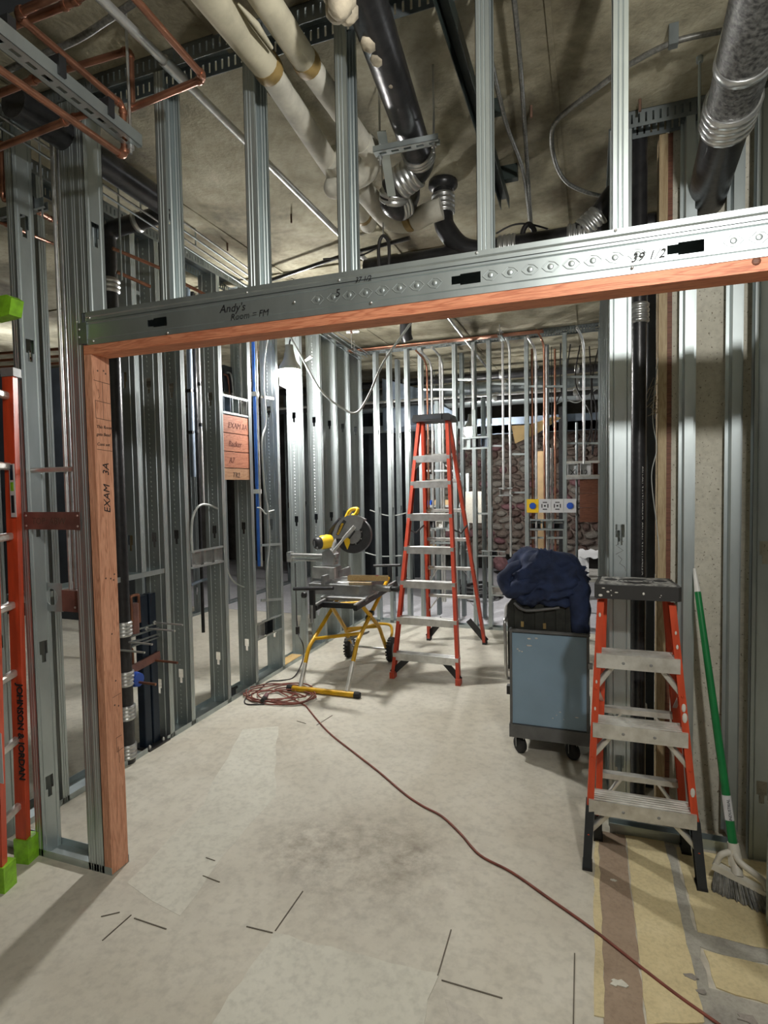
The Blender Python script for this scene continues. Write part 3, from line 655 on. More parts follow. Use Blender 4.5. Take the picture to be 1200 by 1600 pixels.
# big pipe at the top right with a band hanger
z1 = 2.86
g0, g1 = A(1208, -70, Z=z1+.02), A(1094, 345, Z=z1-.06)
r = thing('cast_iron_pipe', g0, 'fat speckled black drain pipe at the top right corner', 'pipe')
d = (g1-g0).normalized(); gm = g0+(g1-g0)*.43
MB().tube([g0, gm], .078, 24).build('upper_pipe', 'iron_print', r); MB().tube([gm, g0+d*((1.112-g0.y)/d.y)], .076, 24).build('lower_pipe', 'black_iron', r)
coupling(r, gm-d*.0, d, .080, .13, 4)
gh = g0+(g1-g0)*.25
MB().lathe([(.080, -.016), (.084, -.014), (.084, .014), (.080, .016)], gh, d, 24).build('band', 'clamp_steel', r)
for s in (-1, 1): MB().beam(gh+V(.082*s, 0, .0), gh+V(.035*s, 0, .20), .004, .03, (0, 1, 0)).build('band_arm', 'clamp_steel', r)
MB().cyl(gh+V(0, 0, .19), V(gh.x, gh.y, CZ-.004), .005, 8).build('rod', 'clamp_steel', r)
p = A(1090, 98, Z=CZ-.02); q = A(1092, 245, Y=p.y)
r = thing('hanger_rod', p, 'thin threaded rod hanging from the ceiling left of the fat black pipe', 'rod')
MB().cyl(q, V(q.x, q.y, CZ), .005, 8).build('rod', 'galvanised', r); MB().cyl((q.x, q.y, CZ-.02), (q.x, q.y, CZ), .012, 8).build('anchor', 'galvanised', r)
# vertical stack pipe behind the king stud
sx = (A(986, 700, Y=1.13).x+A(1010, 700, Y=1.13).x)/2
r = thing('stack_pipe', (sx, 1.13, 0), 'tall black cast iron stack pipe with white lettering beside the wide stud', 'pipe')
MB().cyl((sx, 1.13, .0), (sx, 1.13, 3.16), .033, 20).build('pipe', 'black_iron', r); coupling(r, (sx, 1.13, 2.36), (0, 0, 1), .034, .09, 4)
text('CHARLOTTE PIPE  NO-HUB  CHARLOTTE PIPE  NO-HUB', 'lettering', 'print_white', r, (sx+.017, 1.099, 1.16), (0, 0, 1), (-1, 0.35, 0), .020, 'white printed lettering')
r = thing('waste_pipe_stub', (2.10, 1.42, 0), 'short pale plaster-stained pipe stub low behind the stepladder', 'pipe')
MB().cyl((2.085, 1.40, 0), (2.085, 1.40, .42), .045, 16).build('pipe', 'floor_yellow', r); MB().lathe([(.05, 0), (.052, .02), (.05, .04)], (2.085, 1.40, .41), (0, 0, 1), 16).build('collar', 'insulation_white', r)
# flexible conduit looping over the ceiling
q = [A(1200, 36, Z=3.11), A(1120, 50, Z=3.12), A(1052, 66, Z=3.13), A(985, 100, Z=3.14), A(930, 140, Z=3.14), A(872, 186, Z=3.14), A(862, 215, Z=3.12), A(868, 255, Z=3.11), A(885, 284, Z=3.10), A(915, 300, Z=3.10), A(948, 308, Z=3.08)]
r = thing('flexible_conduit', q[5], 'flexible armoured conduit looping across the ceiling at the right', 'conduit')
MB().tube(spline(q, 8), .010, 8).build('tube', 'flex_conduit', r); MB().box(q[2].x-.015, q[2].x+.015, q[2].y-.015, q[2].y+.015, q[2].z-.014, CZ-.004).build('clip', 'galvanised_dark', r)
for k, (l, lb) in enumerate((([(797, -60), (812, 90), (822, 230), (830, 350)], 'thin steel conduit on the ceiling right of the black strut, left one'), ([(760, 60), (790, 190), (818, 270), (828, 352)], 'thin steel conduit joining it from the left'))):
    mb = MB().tube(spline([A(*p, Z=3.13-.03*k) for p in l], 5), .009, 8); one('conduit', mb, 'flex_conduit', lb, 'conduit', 'thin conduits on the ceiling')
p = A(826, 372, Y=1.31); r = thing('hose_knot', p, 'black taped bundle of cables on top of the drain main', 'cable')
MB().tube(spline([p+V(-.02, 0, -.07), p+V(-.03, 0, .03), p+V(.0, 0, .07), p+V(.03, 0, .02), p+V(.02, 0, -.07)], 5), .014, 8).build('bundle', 'cord_black', r)
MB().tube(spline([A(775, 365, Y=1.31), A(800, 352, Y=1.31), A(826, 350, Y=1.31), A(856, 358, Y=1.31)], 5), .005, 6).build('cable', 'cord_black', r)
p = A(599, 385, Y=.95); r = thing('cable_bundle', p, 'black cable bundle hanging beside the white elbow', 'cable')
MB().tube(spline([p+V(-.02, 0, -.16), p+V(-.025, 0, 0), p+V(0, 0, .05), p+V(.03, 0, 0), p+V(.02, 0, -.16)], 5), .009, 8).build('bundle', 'cord_black', r)
MB().cyl(p+V(0, 0, .04), V(p.x, p.y, CZ), .003, 6).build('wire', 'clamp_steel', r)
mb = MB().tube(spline([A(505, 405, Y=1.0), A(560, 400, Y=1.0), A(588, 388, Y=.95)], 5), .005, 6); one('cable', mb, 'cord_black', 'thin black cable running left from the hanging bundle', 'cable')
# dark joint pipe along the ceiling in the distance
pipe('conduit', [A(425, 437, Z=3.12), A(540, 398, Z=3.12), A(640, 372, Z=3.12)], .013, 'black_iron', 'dark thin pipe across the ceiling behind the white pipes', 'conduit')
lerp_ = lambda a, b, t: a+(b-a)*t
# ------------------------------------------------------------------ copper and strut at the top left
def copper(name, pts, label, rad=.011, grp='copper pipes at the top left'):
    P = bend(pts, .02, 3); r = thing(name, pts[0], label, 'pipe', grp); MB().tube(P, rad, 10).build('tube', 'copper', r)
    for p in pts[1:-1]:
        for q in (pts[pts.index(p)-1], pts[pts.index(p)+1]):
            d = (V(q)-V(p)).normalized(); MB().lathe([(rad+.002, 0), (rad+.0035, .008), (rad+.002, .016)], V(p)+d*.014, d, 10).build('fitting', 'copper', r)
    return r
zl, zu = 2.72, 2.90
cxa = .335
L1 = A(195, 246, Z=zl)
U1 = A(202, 166, X=L1.x, Y=None) if False else V(L1.x, L1.y, A(200, 163, Y=L1.y).z)
copper('copper_pipe', [A(-30, 88, Z=zl), L1, U1, A(24, 22, Z=U1.z), A(140, -30, Z=U1.z)], 'copper pipe loop rising at the end of the strut, lowest of the loops')
p0 = V(U1.x+.012, U1.y+.02, U1.z); T = A(205, 73, Y=p0.y)
q1 = A(320, 122, Z=U1.z)
copper('copper_pipe', [p0+V(.0, .0, 0), V(q1.x, q1.y, U1.z), A(200, -15, Z=U1.z)], 'copper pipe running right and turning back to the camera at its elbow')
copper('copper_pipe', [A(92, 112, Y=p0.y+.01), V(p0.x, p0.y+.01, T.z), V(p0.x, p0.y+.01, U1.z+.02)], 'copper pipe dropping at the elbow right of the threaded rod')
copper('copper_pipe', [A(-20, 238, Z=zl+.05), A(108, 187, Z=zl+.05), A(135, 178, Z=zl+.05)], 'copper pipe under the strut running to the left edge')
copper('copper_pipe', [A(-30, 60, Z=zu+.05), A(110, 5, Z=zu+.05), A(150, -20, Z=zu+.05)], 'copper pipe crossing the top left corner')
copper('copper_pipe', [A(-10, 150, Z=zu-.06), A(60, 122, Z=zu-.06), A(80, 116, Z=zu-.06)], 'short copper pipe behind the strut near the left edge')
copper('copper_pipe', [A(4, 222, Y=.02), A(4, 310, Y=.02), A(40, 322, Y=.2)], 'vertical copper pipe at the far left edge by the small strut')
copper('copper_pipe', [A(60, 332, Y=.155), A(75, 340, Y=.25), A(106, 355, Y=.4)], 'short copper pipe end below the small strut')
copper('copper_pipe', [A(-20, 340, Y=.046), A(20, 355, Y=.12), A(100, 388, Y=.55)], 'thin copper pipe running back below the small strut', .008)
s0, s1 = A(-25, 45, Z=2.76), A(213, 232, Z=2.76)
r = thing('strut_trapeze', s1, 'slotted steel strut hanging with copper pipes on it, top left', 'hanger'); strut(s0, s1, .05, .04, parent=r)
c = A(204, 226, Z=2.76); MB().cyl(c-V(0, 0, .03), V(c.x, c.y, CZ), .005, 8).build('rod', 'clamp_steel', r); MB().cyl(c-V(0, 0, .016), c-V(0, 0, .003), .012, 6).build('nut', 'clamp_steel', r)
for px, py in ((8, 48), (88, 108), (165, 172)):
    q = A(px, py, Z=2.80); MB().box(q.x-.025, q.x+.025, q.y-.012, q.y+.012, 2.775, 2.83).build('pipe_clamp', 'black_plastic', r)
    MB().box(q.x-.03, q.x-.022, q.y+.012, q.y+.03, 2.82, 2.85).build('brass_screw', 'tape_tan', r)
s0, s1 = A(-20, 350, Y=.05), A(72, 326, Y=.16)
r = thing('strut_trapeze', s1, 'small dark strut with one pipe clamp at the left edge', 'hanger'); strut(s0, s1, .045, .04, mat='galvanised_dark', parent=r)
q = A(42, 318, Y=.11); MB().box(q.x-.025, q.x+.03, q.y-.012, q.y+.012, q.z-.02, q.z+.03).build('pipe_clamp', 'black_plastic', r)
c = A(66, 330, Y=.155); MB().cyl(c-V(0, 0, .03), V(c.x, c.y, CZ), .0045, 8).build('rod', 'clamp_steel', r)
c = A(40, 10, Z=2.99)
mb = MB().box(c.x-.35, c.x+.10, c.y-.30, c.y+.0, 2.99, 3.18); one('ceiling_box', mb, 'dark_panel', 'dark boxed duct cut by the top left corner', 'duct')
mb = MB().tube(spline([A(5, 112, Z=3.12), A(60, 88, Z=3.13), A(120, 62, Z=3.13), A(170, 30, Z=3.13), A(215, 0, Z=3.13)], 6), .011, 8); one('flexible_conduit', mb, 'flex_conduit', 'flexible conduit on the ceiling above the copper pipes', 'conduit')
# pipes and conduits along the left room's ceiling
pipe('drain_main', [A(20, 158, Z=3.0), A(100, 212, Z=3.0), A(252, 316, Z=3.0)], .058, 'black_iron', 'black drain pipe under the ceiling behind the copper pipes at the left')
e = A(244, 338, Y=.85); e1 = V(-.69, .80, A(180, 358, Y=.8).z); e2 = V(-.69, .80, 2.44)
r = thing('drain_bend', e, 'black pipe elbow with bands above the header, left room', 'pipe'); MB().tube(bend([e+V(.12, .0, .03), e, e1, e2], .06), .046, 14).build('pipe', 'black_iron', r)
coupling(r, lerp_(e1, e, .62), e-e1, .047, .03, 1); coupling(r, e1+(e2-e1)*.5, e2-e1, .047, .08, 3)
for k in range(4):
    c_ = A(240, 321, Z=3.05); x = c_.x-.05+.045*k; one('conduit', MB().cyl((x, -.3, 3.02+.012*k), (x-.30, 4.3, 3.02+.012*k), .0055, 8), 'flex_conduit' if k % 2 else 'galvanised_dark', f'{ORD[k]} of four parallel conduits along the ceiling over the left corridor wall', 'conduit', 'conduits over the left corridor wall')
for k, (px, py0, py1) in enumerate(((190, 285, 438), (220, 305, 332), (306, 366, 384))):
    p = A(px, py1, X=-.42); one('hanger_rod', MB().cyl(p, (p.x, p.y, CZ), .005, 8), 'galvanised', ['long threaded rod', 'short threaded rod', 'last threaded rod'][k]+' hanging above the left end of the header', 'rod', 'rods above the header')
for k, l in enumerate((((176, 388), (262, 424)), ((183, 425), (235, 448)), ((282, 440), (320, 460)), ((282, 468), (320, 462)))):
    copper('copper_pipe', [A(*l[0], X=-.60), A(*l[1], X=-.52)], f'{ORD[k]} thin copper pipe behind the header at the left, from the left', .010, 'copper pipes behind the header')
mb = MB().tube(spline([A(283, 420, X=-.7), A(286, 400, X=-.7), A(300, 388, X=-.7), A(320, 383, X=-.7)], 5), .009, 8); one('conduit', mb, 'aluminium', 'small bent conduit over the first left wall studs', 'conduit')
a, b_ = A(190, 452, X=-.85), A(240, 472, X=-.75); r = thing('strut_trapeze', a, 'short strut with a clamp just above the header at the left', 'hanger'); strut(a, b_, parent=r)
# copper lines over the back wall
for k in range(4):
    one('copper_pipe', MB().cyl((-1.2, 4.15+.045*k, 3.10+.006*k), (1.42, 4.15+.045*k, 3.10+.006*k), .011, 10), 'copper', f'{ORD[k]} copper line running over the back wall, counted from the front', 'pipe', 'copper lines over the back wall')
for k, px in enumerate((559, 783)):
    p = A(px, 550 if not k else 525, Y=4.2); r = thing('strut_trapeze', p, ['left', 'right'][k]+' trapeze hanger carrying the copper lines at the back', 'hanger')
    strut((p.x, 4.08, 3.075), (p.x, 4.34, 3.075), parent=r); MB().cyl((p.x, 4.10, 3.02), (p.x, 4.10, CZ), .005, 8).build('rod', 'clamp_steel', r)
mb = MB().cyl(A(695, 490, Z=3.12), A(765, 580, Z=3.12), .014, 10); one('conduit', mb, 'aluminium', 'bright conduit on the ceiling running into the back room', 'conduit')
p = A(634, 520, Z=3.0); r = thing('drain_bend', p, 'short black pipe end poking down behind the header', 'pipe')
MB().tube([V(p.x, p.y, CZ), V(p.x, p.y, 2.98), V(p.x+.01, p.y+.02, 2.93)], .055, 14).build('pipe', 'black_iron', r); MB().cyl((p.x, p.y, 3.1), (p.x, p.y, CZ), .062, 14).build('collar', 'insulation_white', r)
p = A(549, 521, Z=3.05); r = thing('sprinkler_tee', p, 'small pale pipe tee under the ceiling behind the header', 'pipe')
MB().cyl(p+V(-.05, .0, .02), p+V(.07, .03, .02), .02, 10).build('pipe', 'aluminium', r); MB().cyl(p, (p.x, p.y, CZ), .012, 8).build('drop', 'rust_iron', r); MB().cyl(p-V(0, 0, .14), p, .003, 6).build('rod', 'clamp_steel', r)
# ------------------------------------------------------------------ tall stepladder in the corridor
def lerp(a, b, t): return V(a)+(V(b)-V(a))*t
FB = {-1: V(.305, 2.625, 0), 1: V(.888, 2.615, 0)}; FT = {-1: V(.415, 3.13, 2.16), 1: V(.700, 3.12, 2.16)}
RB = {-1: V(.285, 3.885, 0), 1: V(.885, 3.89, 0)}; RT = {-1: V(.425, 3.27, 2.16), 1: V(.695, 3.27, 2.16)}
r = thing('stepladder', (.59, 3.2, 0), 'tall orange fibreglass stepladder standing open in the corridor', 'ladder')
for s in (-1, 1):
    for nm, b0, t0, sgn in (('front_rail', FB[s], FT[s], 1), ('rear_rail', RB[s], RT[s], -1)):
        d = t0-b0; yy = V(0, 1, 0)
        MB().strip([(.03*s, -.0), (0, -.0)] if 0 else [(-.028*s, 0), (0, 0), (0, .06*sgn), (-.028*s, .06*sgn)], .004*(s*sgn), b0, (1, 0, 0), yy, d).build(nm, 'fiberglass_red', r)
        MB().box(b0.x-.034 if s > 0 else b0.x-.006, b0.x+.006 if s > 0 else b0.x+.034, b0.y-.006 if sgn > 0 else b0.y-.066, b0.y+.066 if sgn > 0 else b0.y+.006, 0, .05).build('foot', 'rubber' if sgn < 0 else 'fiberglass_red', r)
for k, z in enumerate((.20, .487, .783, 1.066, 1.343, 1.623, 1.845)):
    t = z/2.16; a, b_ = lerp(FB[-1], FT[-1], t), lerp(FB[1], FT[1], t)
    mb = MB(); mb.strip([(0, -.055), (0, 0), (.020, .0), (.022, .003), (.026, 0), (.05, 0), (.052, .003), (.056, 0), (.082, 0), (.082, -.025)], .003, a+V(0, -.004, 0), (0, 1, 0), (0, 0, 1), b_-a); mb.build('step', 'aluminium', r)
    if k in (0, 6):
        for s in (-1, 1):
            p = lerp(FB[s], FT[s], .012) if k == 0 else lerp(FB[s], FT[s], t-.06)
            q = lerp(a, b_, .27 if s < 0 else .73)+V(0, .03, -.015)
            MB().beam(p+V(0, .03, .01), q, .05 if k == 0 else .03, .006, (0, 1, 0)).build('knee_brace', 'black_plastic' if k == 0 else 'aluminium', r)
for k, z in enumerate((.49, .78, 1.07, 1.35, 1.63, 1.86)):
    t = z/2.16; a, b_ = lerp(RB[-1], RT[-1], t), lerp(RB[1], RT[1], t)
    MB().beam(a-V(0, .02, 0), b_-V(0, .02, 0), .03, .032, (0, 0, 1), .006).build('rear_bar', 'aluminium', r)
    if k in (0, 1):
        for s in (-1, 1): MB().beam(lerp(RB[s], RT[s], t-.09)-V(0, .02, 0), lerp(a, b_, .25 if s < 0 else .75)-V(0, .02, 0), .02, .004).build('knee_brace', 'aluminium', r)
for s in (-1, 1):
    MB().beam(RB[s]+V(0, -.03, .03), lerp(RB[-1], RB[1], .5+s*.22)+V(0, -.07, .24), .06, .005, (0, 1, 0)).build('rear_brace', 'black_plastic', r)
    a, b_ = lerp(FB[s], FT[s], .56), lerp(RB[s], RT[s], .56); m = (a+b_)/2+V(0, 0, -.05)
    MB().tube([a+V(0, .05, 0), m, b_-V(0, .05, 0)], .008, 6).build('spreader', 'black_plastic', r)
mb = MB().prism([(-.17, 0), (.17, 0), (.175, .02), (.165, .055), (.155, .06), (-.155, .06), (-.165, .055), (-.175, .02)], (.5575, 3.08, 2.15), (1, 0, 0), (0, 0, 1), (0, .24, 0)); mb.build('top_cap', 'black_plastic', r)
mb = MB().box(.47, .65, 3.076, 3.08, 2.165, 2.20); mb.build('cap_label', 'dark_panel', r)
# ------------------------------------------------------------------ short stepladder at the right
FB = {-1: V(1.836, .655, 0), 1: V(2.285, .665, 0)}; FT = {-1: V(1.890, .745, 1.10), 1: V(2.183, .745, 1.10)}
RB = {-1: V(1.880, .930, 0), 1: V(2.262, .945, 0)}; RT = {-1: V(1.905, .905, 1.10), 1: V(2.175, .905, 1.10)}
r = thing('stepladder', (2.07, .8, 0), 'short paint-spattered orange stepladder with black top, folded nearly shut by the wide stud', 'ladder')
rails = {}
for s in (-1, 1):
    for nm, b0, t0, sgn in (('front_rail', FB[s], FT[s], 1), ('rear_rail', RB[s], RT[s], -1)):
        d = t0-b0; k = .235 if sgn > 0 else .10
        pr = [(-.026*s, 0), (0, 0), (0, .055*sgn), (-.026*s, .055*sgn)]
        rails[(nm, s)] = MB().strip(pr, .004*(s*sgn), b0+d*k, (1, 0, 0), (0, 1, 0), d*(1-k)).build(nm, 'fiberglass_orange', r)
        MB().strip([(p[0]*1.12, p[1]*1.05-.001*sgn) for p in pr], -.004*(s*sgn), b0, (1, 0, 0), (0, 1, 0), d*(k+.005)).build('foot', 'dark_panel', r)
        MB().box(b0.x-.034 if s > 0 else b0.x-.005, b0.x+.005 if s > 0 else b0.x+.034, b0.y-.006 if sgn > 0 else b0.y-.062, b0.y+.062 if sgn > 0 else b0.y+.006, 0, .012).build('foot_pad', 'rubber', r)
for k, z in enumerate((.288, .60, .885)):
    t = z/1.10; a, b_ = lerp(FB[-1], FT[-1], t), lerp(FB[1], FT[1], t); a.x += .006; b_.x -= .006
    mb = MB(); pr = [(-.003, -.056), (-.003, 0)]
    for g in range(5): x = .004+g*.017; pr += [(x, 0), (x+.004, .003), (x+.009, .003), (x+.013, 0)]
    pr += [(.092, 0), (.092, -.03)]
    mb.strip(pr, .003, a+V(0, -.003, 0), (0, 1, 0), (0, 0, 1), b_-a); st = mb.build('step', 'aluminium_worn', r)
    for u in (.33, .66): MB().lathe([(.0075, 0), (.0075, .002), (.004, .005)], lerp(a, b_, u)+V(0, -.006, -.03), (0, -1, 0), 10).build('rivet', 'cast_grey', st)
    for s in (-1, 1):
        e = lerp(FB[s], FT[s], t)
        for dz in (-.012, -.038): MB().lathe([(.007, 0), (.007, .002), (.004, .005)], e+V(-.012*s, -.001, dz), (0, -1, 0), 10).build('rivet', 'fiberglass_orange', rails[('front_rail', s)])
        f = lerp(FB[s], FT[s], max(.03, t-.13)); MB().beam(f+V(-.012*s, .03, 0), lerp(a, b_, .26 if s < 0 else .74)+V(0, .03, -.03), .030, .020, (0, 0, 1), .003).build('knee_brace', 'aluminium_worn', r)
        MB().lathe([(.006, 0), (.004, .004)], lerp(FB[s], FT[s], max(.03, t-.13))+V(-.012*s, -.001, 0), (0, -1, 0), 8).build('rivet', 'fiberglass_orange', rails[('front_rail', s)])
for k, z in enumerate((.30, .60)):
    t = z/1.10; a, b_ = lerp(RB[-1], RT[-1], t), lerp(RB[1], RT[1], t); MB().strip([(0, -.02), (0, 0), (-.03, 0), (-.03, -.02)], -.003, a, (0, 1, 0), (0, 0, 1), b_-a).build('rear_bar', 'aluminium_worn', r)
    for s in (-1, 1): MB().beam(lerp(RB[s], RT[s], t-.16)+V(0, -.03, 0), lerp(a, b_, .3 if s < 0 else .7)+V(0, -.02, -.01), .028, .010).build('rear_brace', 'aluminium_worn', r)
for s in (-1, 1): MB().beam(lerp(FB[s], FT[s], .66)+V(-.016*s, .05, 0), lerp(RB[s], RT[s], .58)+V(-.016*s, -.05, 0), .016, .004).build('spreader', 'aluminium', r)
# cap
cx0, cx1, cy0, cy1, cz0, cz1 = 1.878, 2.200, .715, .945, A(1000, 938, Y=.715).z, A(1000, 916, Y=.715).z
ol = [(cx0+.012, cy0), (cx1-.012, cy0), (cx1, cy0+.015), (cx1-.02, cy1), (cx0+.02, cy1), (cx0, cy0+.015)]
cap = MB().prism(ol, (0, 0, cz0), (1, 0, 0), (0, 1, 0), (0, 0, cz1-cz0)).build('top_cap', 'cap_black_worn', r)
MB().prism([(p[0]+(2.04-p[0])*.10, p[1]+(.825-p[1])*.14) for p in ol], (0, 0, cz1), (1, 0, 0), (0, 1, 0), (0, 0, .002)).build('tray', 'cap_worn', cap)
for x, w_ in ((1.945, .026), (2.135, .026)): MB().lathe([(w_, 0), (w_, .001)], (x, .85, cz1+.002), (0, 0, 1), 14).build('tool_hole', 'rubber', cap)
mb = MB()
for rr in (.03, .045, .06): mb.tube([(2.04+rr*1.1*math.cos(a), .82+rr*math.sin(a), cz1+.003) for a in [k*PI/10 for k in range(20)]], .0015, 4, True)
mb.build('tray_ring', 'cap_black_worn', cap)
random.seed(11); mb = MB()
for i in range(9): x = random.choice([random.uniform(1.90, 1.99), random.uniform(1.9, 2.19)]); mb.ball((x, cy0-.001, random.uniform(cz0+.012, cz1-.012)), random.uniform(.002, .006), 6, (random.uniform(.6, 2.2), .2, random.uniform(.4, 1.2)))
mb.build('paint_splash', 'paint_white', cap)
mb = MB()
for s, t, w_ in ((1, .60, .013), (1, .635, .011), (1, .34, .012), (1, .85, .006), (-1, .95, .006), (-1, .8, .004), (-1, .70, .005), (1, .9, .005), (-1, .6, .005)):
    p = lerp(FB[s], FT[s], t); mb.ball(p+V(-.012*s, -.002, 0), w_, 7, (.8, .15, 1.6))
mb.build('paint_splash', 'paint_white', r)
# ------------------------------------------------------------------ orange extension ladder at the left edge
r = thing('extension_ladder', (-.40, -.14, 0), 'long orange ladder with green feet leaning upright at the left edge', 'ladder')
e0, e1 = V(-.440, -.085, 0), V(-.350, -.175, 0)     # the two rails
top = V(.060, .055, 0)
def erail(p, q, sgn, nm):
    d = q-p
    return MB().strip([(0.0, .032*sgn), (0, 0), (.052, 0), (.052, .032*sgn)], -.004*sgn, p, (.9, .1, 0), (-.4, .9, 0), d).build(nm, 'fiberglass_orange', r)
pa, qa = A(27.5, 1335, Y=-.06), A(4.5, 580, Y=-.06)
pb, qb = A(-10, 1395, Y=-.22), A(-34, 500, Y=-.22)
ra = erail(V(pa.x, pa.y, .06), V(qa.x, qa.y, 2.07), 1, 'rail'); rb = erail(V(pb.x, pb.y, .06), V(qb.x, qb.y, 2.35), 1, 'rail')
for p, nm in ((pa, 'foot'), (pb, 'foot')):
    MB().prism([(-.008, -.012), (.062, -.012), (.066, .055), (-.004, .055)], (p.x, p.y, 0), (.98, .17, 0), (-.3, .95, 0), (0, 0, .105)).build(nm, 'lime_plastic', r)
MB().prism([(-.004, -.01), (.056, -.01), (.056, .04), (-.004, .04)], (qa.x, qa.y, 2.068), (.98, .17, 0), (-.3, .95, 0), (0, 0, .035)).build('end_cap', 'cast_grey', r)
for k in range(7):
    z = .25+k*.29; t = z/2.07; a = lerp(V(pa.x, pa.y, 0), V(qa.x, qa.y, 2.07), t); b_ = lerp(V(pb.x, pb.y, 0), V(qb.x, qb.y, 2.35), z/2.35)
    MB().beam(a+V(.0, .03, 0), b_+V(.0, .03, 0), .028, .03, (0, 0, 1), .006).build('rung', 'aluminium_worn', r)
c = A(8, 480, Y=-.22); MB().prism([(-.09, -.035), (.0, -.03), (.018, -.028), (.034, .03), (.01, .045), (-.09, .045)], (c.x, c.y, c.z), (1, 0, 0), (0, 0, 1), (0, .05, 0)).build('fly_cap', 'lime_plastic', r)
up = (V(qa.x, qa.y, 2.07)-V(pa.x, pa.y, 0)).normalized()
def onrail(px, py): return A(px, py, Y=-.066)
text('JOHNSON & JORDAN', 'lettering', 'ink', r, onrail(25, 1068)+V(0.004, 0, 0), -up, (1, .1, 0), .043, 'black stencilled lettering', bold=.0012)
a, b_ = onrail(14, 725), onrail(25, 808)
st = MB().box(a.x, b_.x+.004, -.0675, -.0655, b_.z, a.z).build('sticker', 'paper_white', r)
for i, (m, z0, z1) in enumerate((('ink', .02, .10), ('lime_plastic', .12, .16), ('dark_blue_steel', .17, .24))):
    MB().box(a.x+.006, b_.x-.004, -.069, -.0675, b_.z+z0*.9, b_.z+z1*.9).build('sticker_print', m, st)
a = A(2, 1200, Y=-.225); MB().box(a.x-.05, a.x+.012, -.228, -.226, a.z-.06, a.z+.14).build('sticker', 'paper_white', r)
# ------------------------------------------------------------------ broom
tip = A(1085, 888, Y=.98); bot = A(1147, 1330, Y=.70)
ax = (tip-bot).normalized()
r = thing('broom', (bot.x, bot.y, 0), 'green broom leaning on the concrete wall with grey bristles', 'broom')
MB().tube([bot, bot+(tip-bot)*.5, tip-ax*.10], [.016, .0145, .0125], 14).build('handle', 'broom_green', r)
MB().tube([tip-ax*.10, tip], [.0125, .005], 12).build('tip', 'white_plastic', r)
MB().cyl(bot+ax*.11, bot+ax*.20, .0165, 14).build('label', 'paper_white', r)
text('INDUSTRIAL', 'label_print', 'ink', r, bot+ax*.115+V(.006, -.0172, 0), ax, (-1, 0, 0), .014)
hl, hr = A(1118, 1352, Y=.69), A(1198, 1392, Y=.62)
dd = (hr-hl).normalized(); zz = dd.cross(V(0, -1, 0)).normalized()
if zz.z < 0: zz = -zz
yy = dd.cross(zz)
w_ = (hr-hl).length; neck = bot-V(0, 0, .0)
u0 = (neck-hl).dot(dd); v0 = (neck-hl).dot(zz)
mb = MB()
def hd(pts, th=.03): mb.prism(pts, hl-yy*th/2, dd, zz, yy*th)
hd([(-.01, -.015), (w_, -.015), (w_+.005, 0), (-.005, .012)])
for s, x in ((-1, 0), (1, w_)):
    P = [V(hl)+dd*(x)+zz*0, V(hl)+dd*(x*.86+u0*.14)+zz*(v0*.45), V(hl)+dd*(u0+s*.03)+zz*(v0*.80), neck]
    mb.tube(spline(P, 4), [.012]*13, 8)
mb.tube([neck-ax*.05, neck+ax*.03], [.026, .02], 12)
mb.tube([hl+dd*w_*.45+zz*.0, neck-ax*.03], [.02, .02], 8)
mb.build('head', 'broom_cap', r)
mb = MB(); random.seed(5)
for i in range(420):
    t = random.random(); a = hl+dd*(w_*t)+yy*random.uniform(-.013, .013)-zz*.01
    b_ = a+dd*((t-.5)*.05+.012)+V(0, -.01, 0); b_.z = max(.004, .004+.010*random.random()); b_.y += random.uniform(-.008, .004)
    mb.tube([a, (a+b_)/2+V(random.uniform(-.003, .003), random.uniform(-.003, .003), 0), b_], [.0024, .0028, .0022], 4)
tag(mb.build('bristles', 'bristle', r), kind='stuff')
# ------------------------------------------------------------------ blue cart with bag and jacket
X0, X1, Y0, Y1, Z0, Z1 = 1.420, 1.856, 1.565, 2.15, .105, .742
r = thing('tool_cart', (1.64, 1.85, 0), 'blue steel cart on casters, scuffed front, loaded with clothes', 'cart')
MB().box(X0+.012, X1-.012, Y0+.006, Y0+.010, .195, Z1-.014).build('front_panel', 'cart_blue', r)
mb = MB(); mb.box(X0, X0+.006, Y0+.01, Y1, .19, Z1); mb.box(X1-.006, X1, Y0+.01, Y1, .19, Z1); mb.box(X0, X1, Y1-.006, Y1, .19, Z1); mb.build('body', 'cart_grey', r)
mb = MB(); mb.box(X0, X0+.014, Y0-.001, Y0+.02, .19, Z1); mb.box(X1-.014, X1, Y0-.001, Y0+.02, .19, Z1); mb.beam((X0, Y0+.008, Z1), (X1, Y0+.008, Z1), .022, .018, (0, 0, 1), .005); mb.beam((X0, Y1-.008, Z1), (X1, Y1-.008, Z1), .022, .018, (0, 0, 1), .005)
for x in (X0+.004, X1-.004): mb.beam((x, Y0, Z1), (x, Y1, Z1), .016, .018, (0, 0, 1), .004)
mb.build('rim', 'cart_grey', r)
MB().box(X0-.004, X1+.004, Y0-.006, Y1+.004, .115, .192).build('base', 'cart_grey', r)
MB().tube(bend([(X0-.004, Y0+.03, .45), (X0-.02, Y0-.0, .46), (X0-.03, Y0+.02, .80), (X0-.03, Y1, .80)], .03), .009, 8).build('push_handle', 'clamp_steel', r)
MB().box(X1-.004, X1+.018, Y0-.004, Y0+.02, .555, .585).build('latch', 'paper_white', r)
MB().box(X0-.02, X0, Y0+.01, Y0+.05, .36, .41).build('catch', 'black_plastic', r)
